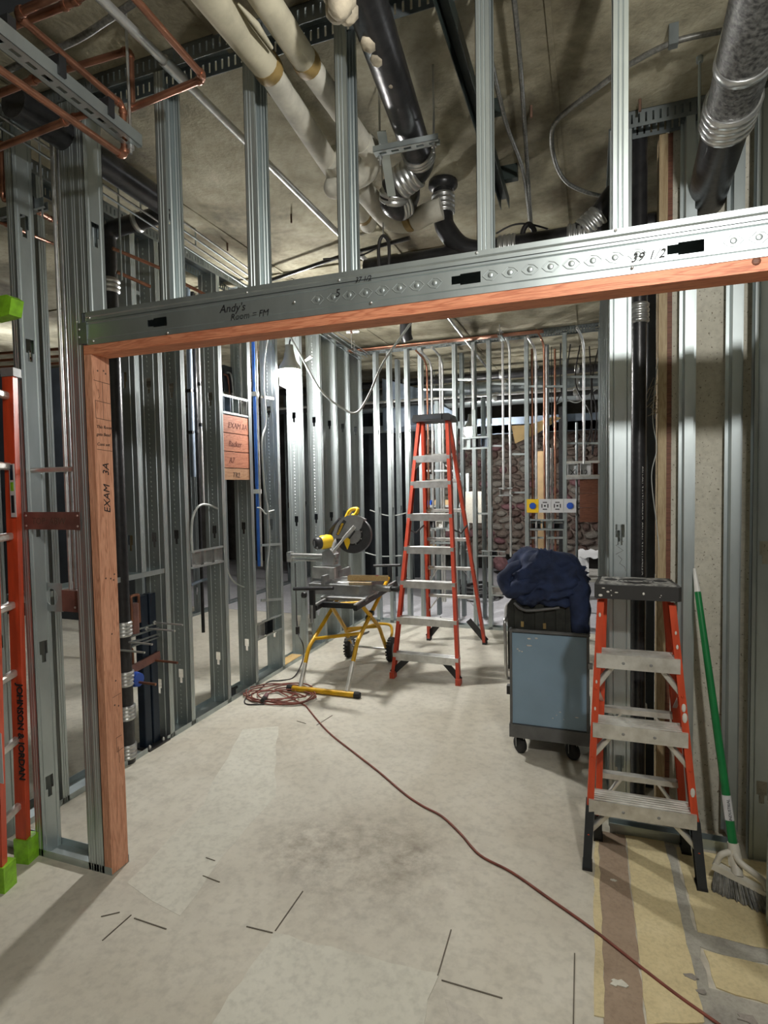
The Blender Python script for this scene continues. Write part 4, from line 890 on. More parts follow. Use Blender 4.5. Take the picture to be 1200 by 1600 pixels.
for x in (X0+.05, X1-.09):
    for y in (Y0+.05, Y1-.07):
        f = MB(); f.box(x-.03, x+.03, y-.03, y+.03, .104, .114); f.beam((x-.022, y, .105), (x-.022, y+.01, .04), .03, .004, (1, 0, 0)); f.beam((x+.022, y, .105), (x+.022, y+.01, .04), .03, .004, (1, 0, 0))
        c = f.build('caster', 'cast_grey', r); MB().lathe([(.03, -.02), (.046, -.016), (.05, 0), (.046, .016), (.03, .02)], (x, y+.01, .05), (.75, .66, 0), 18).build('wheel', 'rubber', c)
mb = MB()
for x, z, s, k in ((1.53, .70, .007, 1.6), (1.57, .705, .006, 1.6), (1.465, .635, .006, 1), (1.475, .625, .005, 1.5), (1.49, .622, .005, 1), (1.53, .66, .006, 3), (1.68, .27, .004, 1), (1.70, .29, .004, 1.4), (1.72, .25, .003, 1), (1.79, .27, .004, 3), (1.66, .25, .004, 1)):
    mb.ball((x, Y0+.0055, z), s, 6, (k, .1, .7))
mb.build('paint_chip', 'paint_white', r)
# soft shapes: displaced blobs
def noise3(p, s, seed=0):
    from mathutils import noise as N
    return N.noise(V(p)*s+V(seed*7.1, seed*3.3, seed*1.7))
def blob(name, mat, c, rad, label=None, cat=None, parent=None, seed=0, amp=.16, fs=7, sub=4, folds=.10, flat=None, keep=False, dirn=(.5, .2, 1)):
    bm = bmesh.new(); bmesh.ops.create_icosphere(bm, subdivisions=sub, radius=1)
    dn = V(dirn).normalized()
    for v in bm.verts:
        d = v.co.normalized(); p = V(d.x*rad[0], d.y*rad[1], d.z*rad[2])
        k = 1+amp*noise3(p, fs, seed)+amp*.6*noise3(p, fs*2.3, seed+1)
        q = p.dot(dn)*62+4.5*noise3(p, fs*.9, seed+3)
        k += folds*(1-abs(math.sin(q)))**2*.8
        p = p*k
        if flat is not None and p.z+c[2] < flat: p.z = flat-c[2]+(p.z+c[2]-flat)*.08
        v.co = p+V(c)
    mb = MB(); bm.verts.index_update(); mb.add([v.co for v in bm.verts], [[v.index for v in f.verts] for f in bm.faces], True); bm.free()
    if keep: return mb
    o = mb.build(name, mat, parent)
    return tag(o, label, cat)
BY_ = 1.72
b0, b1 = A(800, 990, Y=BY_), A(890, 990, Y=BY_); bz1 = A(845, 925, Y=BY_).z
r = thing('tool_bag', ((b0.x+b1.x)/2, BY_, .55), 'black worn tool bag sticking out of the blue cart', 'bag')
bm_pts = [(b0.x-.01, .50), (b1.x+.01, .50), (b1.x+.012, bz1-.05), (b1.x-.02, bz1), (b0.x+.03, bz1-.012), (b0.x-.01, bz1-.06)]
mb = MB().prism(bm_pts, (0, BY_-.11, 0), (1, 0, 0), (0, 0, 1), (0, .22, 0)); o = mb.build('body', 'black_cloth', r)
for x in (b0.x+.03, (b0.x+b1.x)/2-.02, b1.x-.07):
    MB().beam((x+.025, BY_-.116, .60), (x+.025, BY_-.114, bz1-.05), .055, .012, (0, 1, 0), .004).build('pocket', 'black_cloth', r)
MB().tube(spline([(b0.x+.03, BY_-.12, bz1-.05), (b0.x+.10, BY_-.14, bz1-.085), (b1.x-.05, BY_-.13, bz1-.06)], 5), .009, 6).build('strap', 'cart_grey', r)
for x, z in ((b0.x+.075, .775), (b0.x+.20, .772)): MB().box(x-.008, x+.008, BY_-.122, BY_-.112, z-.016, z+.016).build('yellow_tag', 'tape_tan', r)
q = [A(848, 985, Y=1.64), A(862, 974, Y=1.64), A(885, 970, Y=1.64), A(905, 974, Y=1.66), A(918, 985, Y=1.70)]
one('hose', MB().tube(spline(q, 5), .016, 8), 'brown_hose', 'brown hose end lying on the edge of the blue cart', 'hose')
q = [A(800, 985, Y=1.66), A(791, 962, Y=1.66), A(793, 945, Y=1.66), A(800, 948, Y=1.66), A(803, 985, Y=1.66)]
one('white_bag', MB().tube(spline(q, 5), [.012]*21, 8), 'paper_white', 'crumpled white plastic strip at the left rim of the cart', 'bag')
# jacket: one draped surface (profile rings) with folds
JY = 1.70
ca = A(852, 905, Y=JY)
mbj = blob('j', '', (ca.x, JY, ca.z+.01), (.205, .17, .155), seed=4, amp=.32, fs=7, sub=5, folds=.20, keep=True, dirn=(-.5, -.35, 1))
r = thing('jacket', (ca.x, JY, ca.z-.15), 'crumpled navy blue jacket thrown over the bag on the cart', 'jacket')
mbj.build('body', 'navy_cloth', r)
def limb(pts, rr, seed, mat='navy_cloth', nm='sleeve'):
    P = spline(pts, 7); n = 18; mb = MB(); R = np.interp(np.linspace(0, 1, len(P)), np.linspace(0, 1, len(rr)), rr)
    mb.tube(P, list(R), n)
    vs = []
    for v in mb.v:
        d = V(noise3(v, 14, seed), noise3(v, 14, seed+1), noise3(v, 14, seed+2))*.022; vs.append(tuple(V(v)+d))
    mb.v = vs; mb.f = mb.f[:-2]; mb.sm = mb.sm[:-2]; mb.ball(P[-1], R[-1]*.98, 12); mb.ball(P[0], R[0]*.95, 12)
    return mb.build(nm, mat, r)
limb([A(885, 885, Y=1.68), A(900, 920, Y=1.63), A(905, 955, Y=1.62), A(908, 982, Y=1.62)], [.085, .075, .055, .05], 2, nm='hanging_sleeve')
limb([A(845, 905, Y=1.60), A(820, 915, Y=1.57), A(798, 920, Y=1.58), A(792, 902, Y=1.60), A(812, 885, Y=1.62)], [.05, .055, .05, .04, .04], 5)
limb([A(800, 905, Y=1.62), A(840, 880, Y=1.60), A(880, 878, Y=1.62), A(895, 900, Y=1.64)], [.04, .055, .05, .05], 8, nm='collar_fold')
# ------------------------------------------------------------------ rolling saw stand
r = thing('saw_stand', (-.05, 2.6, 0), 'yellow folding saw stand with black rails and two wheels', 'stand')
def yt(pts, nm='leg', rad=.0165, rr=.06): return MB().tube(bend(pts, rr), rad, 12).build(nm, 'yellow_paint', r)
foot = A(455, 1075, Z=.022), A(556, 1086, Z=.022)
yt([foot[0], foot[1]], 'foot_bar', .022)
for p, q in ((foot[0], foot[1]), (foot[1], foot[0])): d = (p-q).normalized(); MB().lathe([(.026, 0), (.027, .03), (.024, .045)], p-d*.012, d, 14).build('end_cap', 'rubber', r)
fl0 = lerp(foot[0], foot[1], .14); fr0 = lerp(foot[0], foot[1], .86)
fl1, fr1 = A(482, 1012, Y=2.30), A(558, 1003, Y=2.30)
fl2, fr2 = A(545, 908, Y=3.02), A(607, 903, Y=3.02)
yt([fl0, fl1, fl2]); yt([fr0, fr1, fr2])
for f0, f1 in ((fl0, fl1), (fr0, fr1)): MB().tube([lerp(f0, f1, .05), lerp(f0, f1, .62)], .0175, 12).build('bare_leg_end', 'aluminium_worn', r)
yt([lerp(fl1, fl2, .12), lerp(fr1, fr2, .12)], 'cross_tube', .014)
n0, n1 = A(517, 945, Y=2.33), A(562, 942, Y=2.33)
wl, wr = A(548, 1020, Y=3.08), A(603, 1018, Y=3.08)
yt([n0, n1], 'top_cross_tube', .016)
wl.z = wr.z = .12
kl, kr = lerp(n0, wl, .72)+V(0, 0, .05), lerp(n1, wr, .62)+V(.02, 0, .05)
yt([n0, kl, wl]); yt([n1, kr, wr])
yt([kl, kr], 'cross_tube', .013)
yt([lerp(kl, wl, .2), A(592, 974, Y=3.25), A(612, 976, Y=3.3), A(613, 992, Y=3.25), wr], 'rear_hoop', .013)
yt([lerp(fl1, fl2, .16), lerp(n0, wl, .42)], 'pivot_link', .010) if False else None
MB().beam(A(540, 1000, Y=2.62), A(575, 988, Y=2.62), .06, .012).build('latch_plate', 'cast_grey', r)
for p in (lerp(fr1, fr2, .42), lerp(n1, wr, .30)): MB().lathe([(.02, -.02), (.02, .02)], p, (1, 0, 0), 12).build('pivot', 'black_plastic', r)
for p in (wl+V(-.01, 0, 0), wr+V(.05, 0, 0)):
    q = V(p.x, p.y, .105); mb = MB().lathe([(.055, -.022), (.085, -.026), (.100, -.018), (.105, 0), (.100, .018), (.085, .026), (.055, .022)], q, (1, .12, 0), 26)
    c = mb.build('wheel', 'rubber', r); MB().lathe([(.015, -.028), (.05, -.024), (.052, .024), (.015, .028)], q, (1, .12, 0), 16).build('hub', 'cast_grey', c)
    mb = MB()
    for k in range(22):
        a = 2*PI*k/22; mb.box(q.x-.018, q.x+.018, q.y+.103*math.cos(a)-.008, q.y+.103*math.cos(a)+.008, q.z+.103*math.sin(a)-.006 if .103*math.sin(a) > -.095 else .001, q.z+.103*math.sin(a)+.006 if .103*math.sin(a) > -.095 else .01)
    mb.build('tread', 'rubber', c)
MB().cyl(V(wl.x, wl.y, .105), V(wr.x+.05, wr.y, .105), .01, 10).build('axle', 'clamp_steel', r)
# top rails (along the depth of the corridor)
zt = .735
ra0, ra1 = A(492, 950, Y=2.18), A(598, 902, Y=3.22)
rb0, rb1 = A(555, 950, Y=2.22), A(612, 900, Y=3.22)
for p, q in ((ra0, V(-.20, 3.22, ra0.z+.02)), (rb0, V(.165, 3.22, ra0.z+.03))):
    MB().beam(p, q, .035, .045, (0, 0, 1), .006).build('top_rail', 'black_plastic', r); MB().beam(p+V(0, -.01, .026), lerp(p, q, .98)+V(0, 0, .026), .018, .01).build('rail_strip', 'aluminium', r)
zt = ra0.z
MB().beam((ra0.x+.01, 2.32, zt), (rb0.x-.01, 2.32, zt+.005), .05, .04).build('cross_rail', 'black_plastic', r); MB().beam((-.16, 3.08, zt+.02), (.15, 3.08, zt+.025), .05, .04).build('cross_rail', 'black_plastic', r)
# near work support (T), far work support (T)
c = A(488, 935, Y=2.14)
MB().beam(A(459, 920, Y=2.12), A(521, 919, Y=2.12), .032, .026, (0, 0, 1), .008).build('work_support', 'black_plastic', r)
MB().beam((c.x, 2.14, A(488, 921, Y=2.14).z), (c.x, 2.14, A(490, 966, Y=2.14).z), .045, .03, (0, 1, 0), .006).build('support_post', 'black_plastic', r)
MB().cyl((c.x+.0, 2.13, A(490, 945, Y=2.14).z), (c.x, 2.13, A(491, 972, Y=2.14).z), .014, 10).build('clamp_knob', 'cast_grey', r)
MB().lathe([(.02, 0), (.024, .01), (.024, .03), (.015, .035)], A(478, 930, Y=2.14), (-1, 0, 0), 10).build('knob', 'black_plastic', r)
c2 = A(606, 895, Y=3.3)
MB().beam(A(584, 884, Y=3.35), A(626, 883, Y=3.35), .03, .025, (0, 0, 1), .008).build('work_support', 'black_plastic', r)
MB().beam((c2.x+.01, 3.33, A(606, 885, Y=3.35).z), (c2.x+.01, 3.33, zt-.03), .04, .03, (0, 1, 0), .006).build('support_post', 'black_plastic', r)
MB().beam(V(rb0.x+.1, 3.0, zt+.03), A(622, 903, Y=3.25), .03, .03).build('locking_lever', 'black_plastic', r)
# mounting brackets under the saw
for y in (2.42, 2.86):
    MB().beam((-.20, y, zt+.035), (.19, y, zt+.04), .06, .03, (0, 0, 1), .006).build('mount_bracket', 'cast_grey' if y < 2.5 else 'black_plastic', r)
# ------------------------------------------------------------------ mitre saw
zs = zt+.054
r = saw = thing('mitre_saw', (-.06, 2.66, zs), 'yellow and grey sliding mitre saw clamped on the yellow stand', 'saw')
MB().prism([(-.34, 2.45), (.12, 2.43), (.17, 2.50), (.17, 2.84), (.12, 2.90), (-.30, 2.90), (-.36, 2.80)], (0, 0, zs), (1, 0, 0), (0, 1, 0), (0, 0, .085)).build('base', 'cast_grey', r)
MB().lathe([(.165, 0), (.165, .012), (.14, .016)], (-.08, 2.66, zs+.085), (0, 0, 1), 28).build('turntable', 'aluminium', r)
MB().beam((.05, 2.66, zs+.04), (.33, 2.62, zs+.04), .07, .045, (0, 0, 1), .01).build('mitre_arm', 'cast_grey', r)
MB().lathe([(.018, 0), (.022, .02), (.022, .06), (.012, .07)], (.33, 2.62, zs+.04), (1, -.1, 0), 12).build('mitre_knob', 'black_plastic', r)
MB().box(-.20, -.175, 2.40, 2.62, zs+.085, zs+.16).build('fence', 'cast_grey', r); MB().box(-.20, -.175, 2.70, 2.95, zs+.085, zs+.16).build('fence', 'cast_grey', r)
MB().box(-.36, -.18, 2.56, 2.76, zs+.06, zs+.20).build('pivot_block', 'cast_grey', r)
MB().box(-.33, -.13, 2.50, 2.54, zs+.12, zs+.215).build('bevel_plate', 'aluminium', r)
tz = A(480, 870, Y=2.6).z
for y, z in ((2.58, tz+.016), (2.60, tz-.022)):
    MB().cyl((-.57, y, z), (-.14, y, z), .0155, 14).build('slide_tube', 'clamp_steel', r)
MB().box(-.605, -.565, 2.56, 2.62, tz-.045, tz+.040).build('slide_cap', 'aluminium', r)
MB().prism([(-.26, tz-.06), (-.16, tz-.06), (-.15, tz+.03), (-.19, tz+.08), (-.26, tz+.05)], (0, 2.55, 0), (1, 0, 0), (0, 0, 1), (0, .10, 0)).build('slide_carriage', 'cast_grey', r)
BC = A(553, 836, Y=2.62); DN = V(.12, -1, .10).normalized()          # blade guard faces the camera
gu = V(1, .12, 0).normalized(); gv = DN.cross(gu)*-1
if gv.z < 0: gv = -gv
def disc(rad, off, th, nm, mat, n=36, a0=0, a1=2*PI, ri=0):
    mb = MB(); k = n; P = [(rad*math.cos(a0+(a1-a0)*i/k), rad*math.sin(a0+(a1-a0)*i/k)) for i in range(k+1)]
    if ri: P += [(ri*math.cos(a1+(a0-a1)*i/k), ri*math.sin(a1+(a0-a1)*i/k)) for i in range(k+1)]
    elif a1-a0 < 2*PI-.01: P += [(0, 0)]
    else: P = P[:-1]
    return mb.prism(P, BC+DN*off, gu, gv, DN*th).build(nm, mat, r)
disc(.150, -.004, .003, 'blade', 'clamp_steel', 60)
disc(.152, .018, .012, 'lower_guard', 'blade_dark', 40)
disc(.152, -.03, .045, 'lower_guard_rim', 'blade_dark', 40, PI*-.75, PI*.42, .135)
ug = MB(); k = 30; aa0, aa1 = PI*.30, PI*1.06
ug.prism([(.165*math.cos(aa0+(aa1-aa0)*i/k), .165*math.sin(aa0+(aa1-aa0)*i/k)) for i in range(k+1)]+[(-.08, -.03), (.02, .0), (.075, .06)], BC-DN*.045, gu, gv, DN*.09); ug.build('upper_guard', 'cast_grey', r)
gl = [(-.142, .0), (-.118, -.005), (-.052, .112), (-.075, .128), (-.118, .075)]
MB().prism(gl, BC+DN*.045, gu, gv, DN*.003).build('guard_label', 'blade_dark', r)
lp = MB().prism([(-.135, .005), (-.118, .0), (-.075, .095), (-.092, .10)], BC+DN*.048, gu, gv, DN*.002).build('name_plate', 'yellow_plastic', r)
text('DEWALT', 'name', 'ink', r, BC+DN*.0505+gu*-.121+gv*.008, (gu*.43+gv*.90), (gv*.43-gu*.90), .024, None)
disc(.088, .030, .006, 'guard_ring', 'black_plastic', 32); disc(.072, .036, .006, 'guard_disc', 'cast_grey', 32, PI*-.72, PI*.62)
for a in (-1.2, -.4, .35, 1.1): MB().lathe([(.006, 0), (.004, .004)], BC+DN*.037+(gu*math.cos(a)+gv*math.sin(a))*.079, DN, 8).build('screw', 'screw', r)
mb = MB(); mb.beam(BC+DN*.05+gu*-.165+gv*-.14, BC+DN*.05+gu*-.075+gv*-.035, .022, .018, DN, .005); mb.beam(BC+DN*.05+gu*-.075+gv*-.035, BC+DN*.05+gu*.02+gv*.07, .032, .018, DN, .006); mb.build('link_arm', 'aluminium', r)
MB().beam(BC+DN*.062+gu*-.025+gv*-.03, BC+DN*.062+gu*.025+gv*.035, .016, .006, DN, .003).build('link_slot', 'black_plastic', r)
MB().prism([(-.075, -.03), (-.02, -.02), (-.02, -.07), (-.04, -.12), (-.06, -.08)], BC+DN*.045, gu, gv, DN*.012).build('dust_flap', 'yellow_plastic', r)
# motor, arm and handle
mc = A(512, 846, Y=2.72); me_ = A(489, 850, Y=2.60)
d = (me_-mc).normalized()
MB().lathe([(.055, -.03), (.062, 0), (.060, .06), (.052, .075)], mc, d, 18).build('motor', 'yellow_plastic', r)
MB().lathe([(.052, 0), (.056, .01), (.052, .045), (.035, .055)], mc+d*.075, d, 18).build('motor_cap', 'black_plastic', r)
MB().beam(mc+d*.132+V(0, 0, -.025), mc+d*.132+V(0, 0, .025), .02, .004, d).build('motor_vent', 'cast_grey', r)
MB().tube([A(520, 878, Y=2.66), A(527, 850, Y=2.68), A(538, 835, Y=2.68)], [.045, .04, .045], 12).build('head_arm', 'cast_grey', r)
MB().tube(spline([A(519, 880, Y=2.6), A(517, 868, Y=2.58), A(522, 858, Y=2.58)], 4), .022, 12).build('pivot', 'clamp_steel', r)
MB().tube(spline([A(513, 846, Y=2.8), A(518, 828, Y=2.78), A(532, 812, Y=2.74)], 4), .022, 10).build('belt_cover', 'black_plastic', r)
h = [A(541, 810, Y=2.66), A(546, 799, Y=2.66), A(553, 795, Y=2.66), A(559, 796, Y=2.65), A(556, 803, Y=2.64), A(549, 809, Y=2.64)]
MB().tube(spline(h, 5, True), .016, 10, True).build('handle', 'yellow_plastic', r)
MB().ball((h[4]+h[5])/2+V(-.005, 0, 0), .024, 8, (.8, .7, 1)).build('trigger_guard', 'yellow_plastic', r)
# piece of lumber on the saw, cut-offs
a, b_ = A(545, 903, Y=2.62), A(603, 898, Y=3.2)
la, lb_ = A(546, 905, Y=2.62), A(606, 900, Y=2.66); lz = max(la.z, zs+.12)
o = MB().beam((la.x, 2.60, lz), (lb_.x, 2.66, lz), .06, .04, (0, 0, 1), .002); r2 = thing('lumber_offcut', (.09, 2.62, lz), 'pale lumber strip lying along the saw with a red mark', 'lumber')
o.build('board', 'lumber_yellow', r2); MB().beam((lb_.x-.10, 2.641, lz+.0205), (lb_.x-.08, 2.645, lz+.0205), .06, .001).build('red_mark', 'fiberglass_red', r2)
one('lumber_offcut', MB().beam((.02, 2.47, zs+.098), (.20, 2.50, zs+.098), .035, .022, (0, 0, 1), .002), 'lumber_tan', 'short wood offcut in front of the lumber strip on the saw', 'lumber')
# ------------------------------------------------------------------ cords on the floor
cp = [(478, 1103), (500, 1130), (520, 1150), (556, 1178), (592, 1206), (632, 1240), (660, 1259), (690, 1275), (720, 1303), (750, 1336), (800, 1363), (860, 1405), (925, 1451), (1000, 1510), (1060, 1556), (1125, 1602), (1190, 1650)]
pts = [A(*p, Z=.006) for p in cp]
random.seed(21); coil = []
c0 = A(437, 1086, Z=.01); ax_ = A(500, 1098, Z=.01)-A(378, 1086, Z=.01)
for k in range(150):
    a = k*.27; t = k/150
    rx = .24+.10*math.sin(k*.11)+random.uniform(-.02, .02); ry = .15+.07*math.sin(k*.083+1)
    coil.append(V(c0.x+.05*math.sin(k*.05)+rx*math.cos(a)*.85, c0.y+.04*math.cos(k*.07)+ry*math.sin(a)+.02*math.cos(a), .008+.012*abs(math.sin(k*.37))))
P = spline(coil, 3)+spline(pts, 6)
r = thing('cord_coil', c0, 'long red-brown extension cord coiled on the floor and trailing to the lower right', 'cord')
MB().tube(P, .0052, 7).build('cord', 'cord_red', r)
p = A(413, 1092, Z=.02); MB().tube([p, p+V(.02, -.06, .012)], [.022, .016], 10).build('plug', 'cord_black', r); MB().tube([p+V(0, .0, .0), p+V(-.02, .07, .01)], [.022, .014], 10).build('socket', 'pink_batt', r)
q = [A(461, 880, Y=2.58), A(463, 940, Y=2.45), A(465, 985, Y=2.35), A(474, 1010, Y=2.3), A(472, 1035, Z=.06), A(459, 1058, Z=.006), A(440, 1063, Z=.006), A(420, 1065, Z=.006), A(405, 1078, Z=.006), A(385, 1090, Z=.006), A(385, 1100, Z=.006), A(413, 1100, Z=.008)]
MB().tube(spline(q, 6), .005, 7).build('power_cord', 'cord_black', saw)
MB().box(q[2].x-.012, q[2].x+.012, q[2].y-.012, q[2].y+.012, q[2].z-.03, q[2].z+.03).build('cord_plug', 'cord_black', saw)
# ------------------------------------------------------------------ work lights
def worklight(c, s, label, power, off):
    r = thing('work_light', c, label, 'lamp', 'caged work lights')
    MB().lathe([(.055*s, -.075*s), (.078*s, -.06*s), (.082*s, .045*s), (.05*s, .06*s)], c, (0, 0, 1), 16).build('bulb', 'lamp_glow', r)
    MB().lathe([(.085*s, .045*s), (.080*s, .075*s), (.050*s, .12*s), (.032*s, .20*s), (.030*s, .235*s)], c, (0, 0, 1), 16).build('hood', 'lamp_hood', r)
    mb = MB()
    for k in range(6):
        a = PI*k/3; mb.tube([V(c)+V(.086*s*math.cos(a), .086*s*math.sin(a), .05*s), V(c)+V(.090*s*math.cos(a), .090*s*math.sin(a), -.06*s), V(c)+V(.03*s*math.cos(a), .03*s*math.sin(a), -.092*s)], .0022*s, 4)
    mb.build('cage', 'white_wire', r)
    MB().tube(spline([V(c)+V(0, 0, .23*s), V(c)+V(.01, 0, .27*s), V(c)+V(.03, -.0, .30*s), V(c)+V(.02, .01, .33*s)], 4), .007, 6).build('hook', 'black_plastic', r)
    MB().tube(spline([V(c)+V(.02, .01, .32*s), V(c)+V(-.0, .02, .42*s), V(c.x, c.y+.02, CZ)], 5), .004, 6).build('cord', 'cord_black', r); return r
lc = A(453, 588, X=-.55)
worklight(lc, 1.12, 'bright caged work light hanging on the left corridor wall', 150, (.16, -.06, -.03))
lc2 = A(735, 673, Y=5.6)
worklight(lc2, .9, 'bright work light far back behind the tall ladder', 110, (0, -.15, -.02))
def cable(pts, label, mat='white_wire', rad=.006, k=7, group=None, cat='cable'): return one('cable', MB().tube(spline(pts, k), rad, 7), mat, label, cat, group)
cable([A(450, 520, Y=2.5), A(470, 555, Y=2.5), A(500, 608, Y=2.45), A(530, 635, Y=2.4), A(556, 645, Y=2.35), A(575, 620, Y=2.3), A(600, 565, Y=2.25), A(640, 508, Y=2.2), A(665, 470, Y=2.2)], 'white cable sagging in a wide V under the ceiling', rad=.0085)
p = A(475, 565, X=-.64); one('cable_clip', MB().beam(p, A(487, 557, Y=2.5), .02, .012), 'white_plastic', 'small white plastic tab beside the hanging work light', 'clip')
cable([A(418, 530, X=-.64), A(413, 560, X=-.63), A(412, 600, X=-.63), A(415, 660, X=-.64), A(409, 690, X=-.63), A(413, 760, X=-.64), A(419, 800, X=-.63), A(421, 850, X=-.64), A(417, 900, X=-.64), A(419, 968, X=-.64)], 'white cable running down beside the blue conduit', rad=.007)
cable([A(402, 793, X=-.66), A(408, 795, X=-.63), A(415, 803, X=-.635), A(419, 800, X=-.64), A(428, 797, X=-.658)], 'short white cable tied across the left wall studs', rad=.006)
for k, y in enumerate((620, 852, 938)):
    a, b_ = A(408, y, X=-.645), A(427 if k == 0 else 440, y+(3 if k == 0 else -2), X=-.645)
    one('cable_bracket', MB().beam(a, b_, .012, .02), 'white_plastic' if k == 0 else 'galvanised', f'{["top white", "middle steel", "low steel"][k]} bracket holding the white cable', 'bracket')
bx = A(400, 700, X=-.70)
r = thing('blue_conduit', (bx.x, bx.y, .9), 'blue conduit rising along the left corridor wall', 'conduit')
MB().cyl((bx.x, bx.y, .95), (bx.x, bx.y, 3.1), .014, 12).build('tube', 'blue_conduit', r)
for y in (616, 768): z = A(398, y, X=-.70).z; MB().box(bx.x-.02, bx.x+.035, bx.y-.025, bx.y+.01, z-.018, z+.018).build('strap', 'white_plastic', r)
one('conduit', MB().cyl((bx.x+.03, bx.y-.01, .95), (bx.x+.03, bx.y-.01, 3.1), .009, 10), 'aluminium', 'thin steel conduit tight beside the blue conduit', 'conduit')
# wood backing between studs: boards one by one
r = thing('wood_backing', (-.68, 1.96, 1.62), 'stack of orange lumber backing boards between two studs of the left wall', 'lumber')
ya, yb = 1.790, 2.118; zz_ = [2.140, 2.005, 1.868, 1.745, 1.655]
for i in range(4): MB().box(-.70, -.664, ya, yb, zz_[i+1]+.003, zz_[i]-.003).build('board', 'fir_y' if i < 3 else 'fir_pale', r)
for i, s in enumerate(('EXAM 3A', 'Backer', 'A7')):
    text(s, 'marker_note', 'ink_red', r, (-.6635, ya+.06, zz_[i+1]+.04), (0, 1, 0), (0, 0, 1), .06, None, .2)
text('TR2', 'marker_note', 'ink_soft', r, (-.6635, ya+.10, zz_[4]+.02), (0, 1, 0), (0, 0, 1), .055, None, .2)
def gangs(name, label, y0, y1, z0, z1, n, X=-.664, mats=('clamp_steel',), dep=.045):
    r = thing(name, (X, (y0+y1)/2, z0), label, 'electrical box', 'electrical boxes in the left wall')
    MB().box(X, X+.003, y0, y1, z1-.014, z1).build('bracket', 'galvanised', r); MB().box(X, X+.003, y0, y1, z0, z0+.014).build('bracket', 'galvanised', r)
    w_ = (y1-y0)/n
    for i in range(n):
        a, b_ = y0+w_*(i+.12), y0+w_*(i+.88); mb = MB(); c, d = z0+.014, z1-.014
        mb.box(X-dep, X-dep+.002, a, b_, c, d); mb.box(X-dep, X+.002, a, a+.003, c, d); mb.box(X-dep, X+.002, b_-.003, b_, c, d); mb.box(X-dep, X+.002, a, b_, c, c+.003); mb.box(X-dep, X+.002, a, b_, d-.003, d)
        mb.build('box', mats[i % len(mats)], r)
    return r
gangs('gang_box', 'bright steel bracket with three boxes above the wood backing', 1.79, 2.118, 2.145, 2.285, 3, mats=('beam_blue', 'galvanised', 'clamp_steel'))
gangs('gang_box', 'steel bracket with two open boxes at the second bright stud', 1.38, 1.745, 1.055, 1.178, 3)
gangs('gang_box', 'low steel bracket with one small box near the cord coil', 2.16, 2.545, .36, .50, 3, mats=('clamp_steel', 'dark_panel', 'galvanised'))
cable([A(300, 862, X=-.66), A(299, 830, X=-.66), A(302, 805, X=-.66), A(312, 790, X=-.66), A(326, 789, X=-.68), A(340, 795, X=-.70)], 'pale armoured cable bending into the two-box bracket', rad=.008)
cable([A(352, 882, X=-.75), A(362, 905, X=-.75), A(375, 915, X=-.75), A(392, 920, X=-.75)], 'loose pale cable between two studs of the left wall', rad=.006)
cable([A(298, 914, X=-.72), A(312, 908, X=-.72), A(322, 905, X=-.8)], 'violet-grey flexible pipe end below the two-box bracket', 'beam_blue', .012)
r = thing('cable_loops', A(360, 600, X=-.8), 'dark panel box with two looped cables between studs above the wood backing', 'electrical box')
a, b_ = A(350, 570, X=-.80), A(368, 615, X=-.80); MB().box(-.83, -.80, a.y, b_.y, b_.z, a.z).build('panel', 'dark_panel', r)
for k in (0, 1): MB().tube(spline([A(350+k*4, 585-k*3, X=-.79), A(356+k*5, 590-k*4, X=-.79), A(359+k*6, 618, X=-.79)], 5), .007, 6).build('cable', 'brown_hose' if k == 0 else 'aluminium', r)
one('conduit', MB().cyl(V(*A(378, 640, X=-.69)[:2], 2.25), V(*A(378, 640, X=-.69)[:2], 3.187), .009, 8), 'aluminium', 'thin conduit entering the three-box bracket from above', 'conduit')
# conduits in the gap between studs (left room)
for k, (px, y0, y1, m) in enumerate(((297, 590, 745, 'beam_blue'), (311, 580, 790, 'aluminium'), (316, 585, 790, 'copper'), (305, 590, 800, 'black_iron'), (319, 590, 800, 'galvanised_dark'))):
    p, q = A(px, y0, X=-1.15), A(px, y1, X=-1.15); r = thing('pipe_riser', (p.x, p.y, q.z), f'{ORD[k]} of five upright pipes seen through the gap left of the wood backing', 'pipe', 'pipes in the left room')
    MB().cyl((p.x, p.y, q.z-1.0 if k > 2 else q.z), (p.x, p.y, CZ), .014 if k else .022, 10).build('pipe', m, r)
    for z in (p.z-.12, p.z-.45): MB().box(p.x-.03, p.x+.03, p.y-.03, p.y-.01, z, z+.025).build('clamp', 'black_plastic', r)
# black stack and pipe carrier in the left wall
s_ = A(201, 1190, Z=0); sp = V(-.69, .80, 0)
r = thing('stack_pipe', sp, 'black stack pipe with banded couplings right beside the timber jamb', 'pipe')
MB().cyl(sp, (sp.x, sp.y, 2.45), .043, 18).build('pipe', 'black_iron', r)
for z in (.07, .30, .50, .79): coupling(r, (sp.x, sp.y, z), (0, 0, 1), .044, .085, 4)
one('upright_pipe', MB().cyl((-.77, .99, 1.10), (-.77, .99, 3.05), .020, 12), 'lumber_tan', 'thin upright pipe behind the timber jamb, over the copper loop', 'pipe')
r = thing('pipe_carrier', (-.72, 1.02, 0), 'dark steel pipe carrier with base plate and long bolts, low in the left wall', 'carrier')
for y in (.985, 1.055): MB().beam((-.725, y, .012), (-.725, y, .95), .055, .055, (1, 0, 0), .004).build('post', 'dark_blue_steel', r)
MB().box(-.80, -.655, .94, 1.12, 0, .012).build('base_plate', 'black_iron', r)
for x, y in ((-.675, .96), (-.675, 1.08), (-.785, .96)): MB().lathe([(.010, 0), (.010, .012), (.006, .02)], (x, y, .012), (0, 0, 1), 6).build('bolt', 'screw', r)
for z in (.755, .725, .685, .665): MB().beam((-.71, .66, z), (-.71, 1.10, z), .03, .010).build('rail', 'galvanised_dark', r)
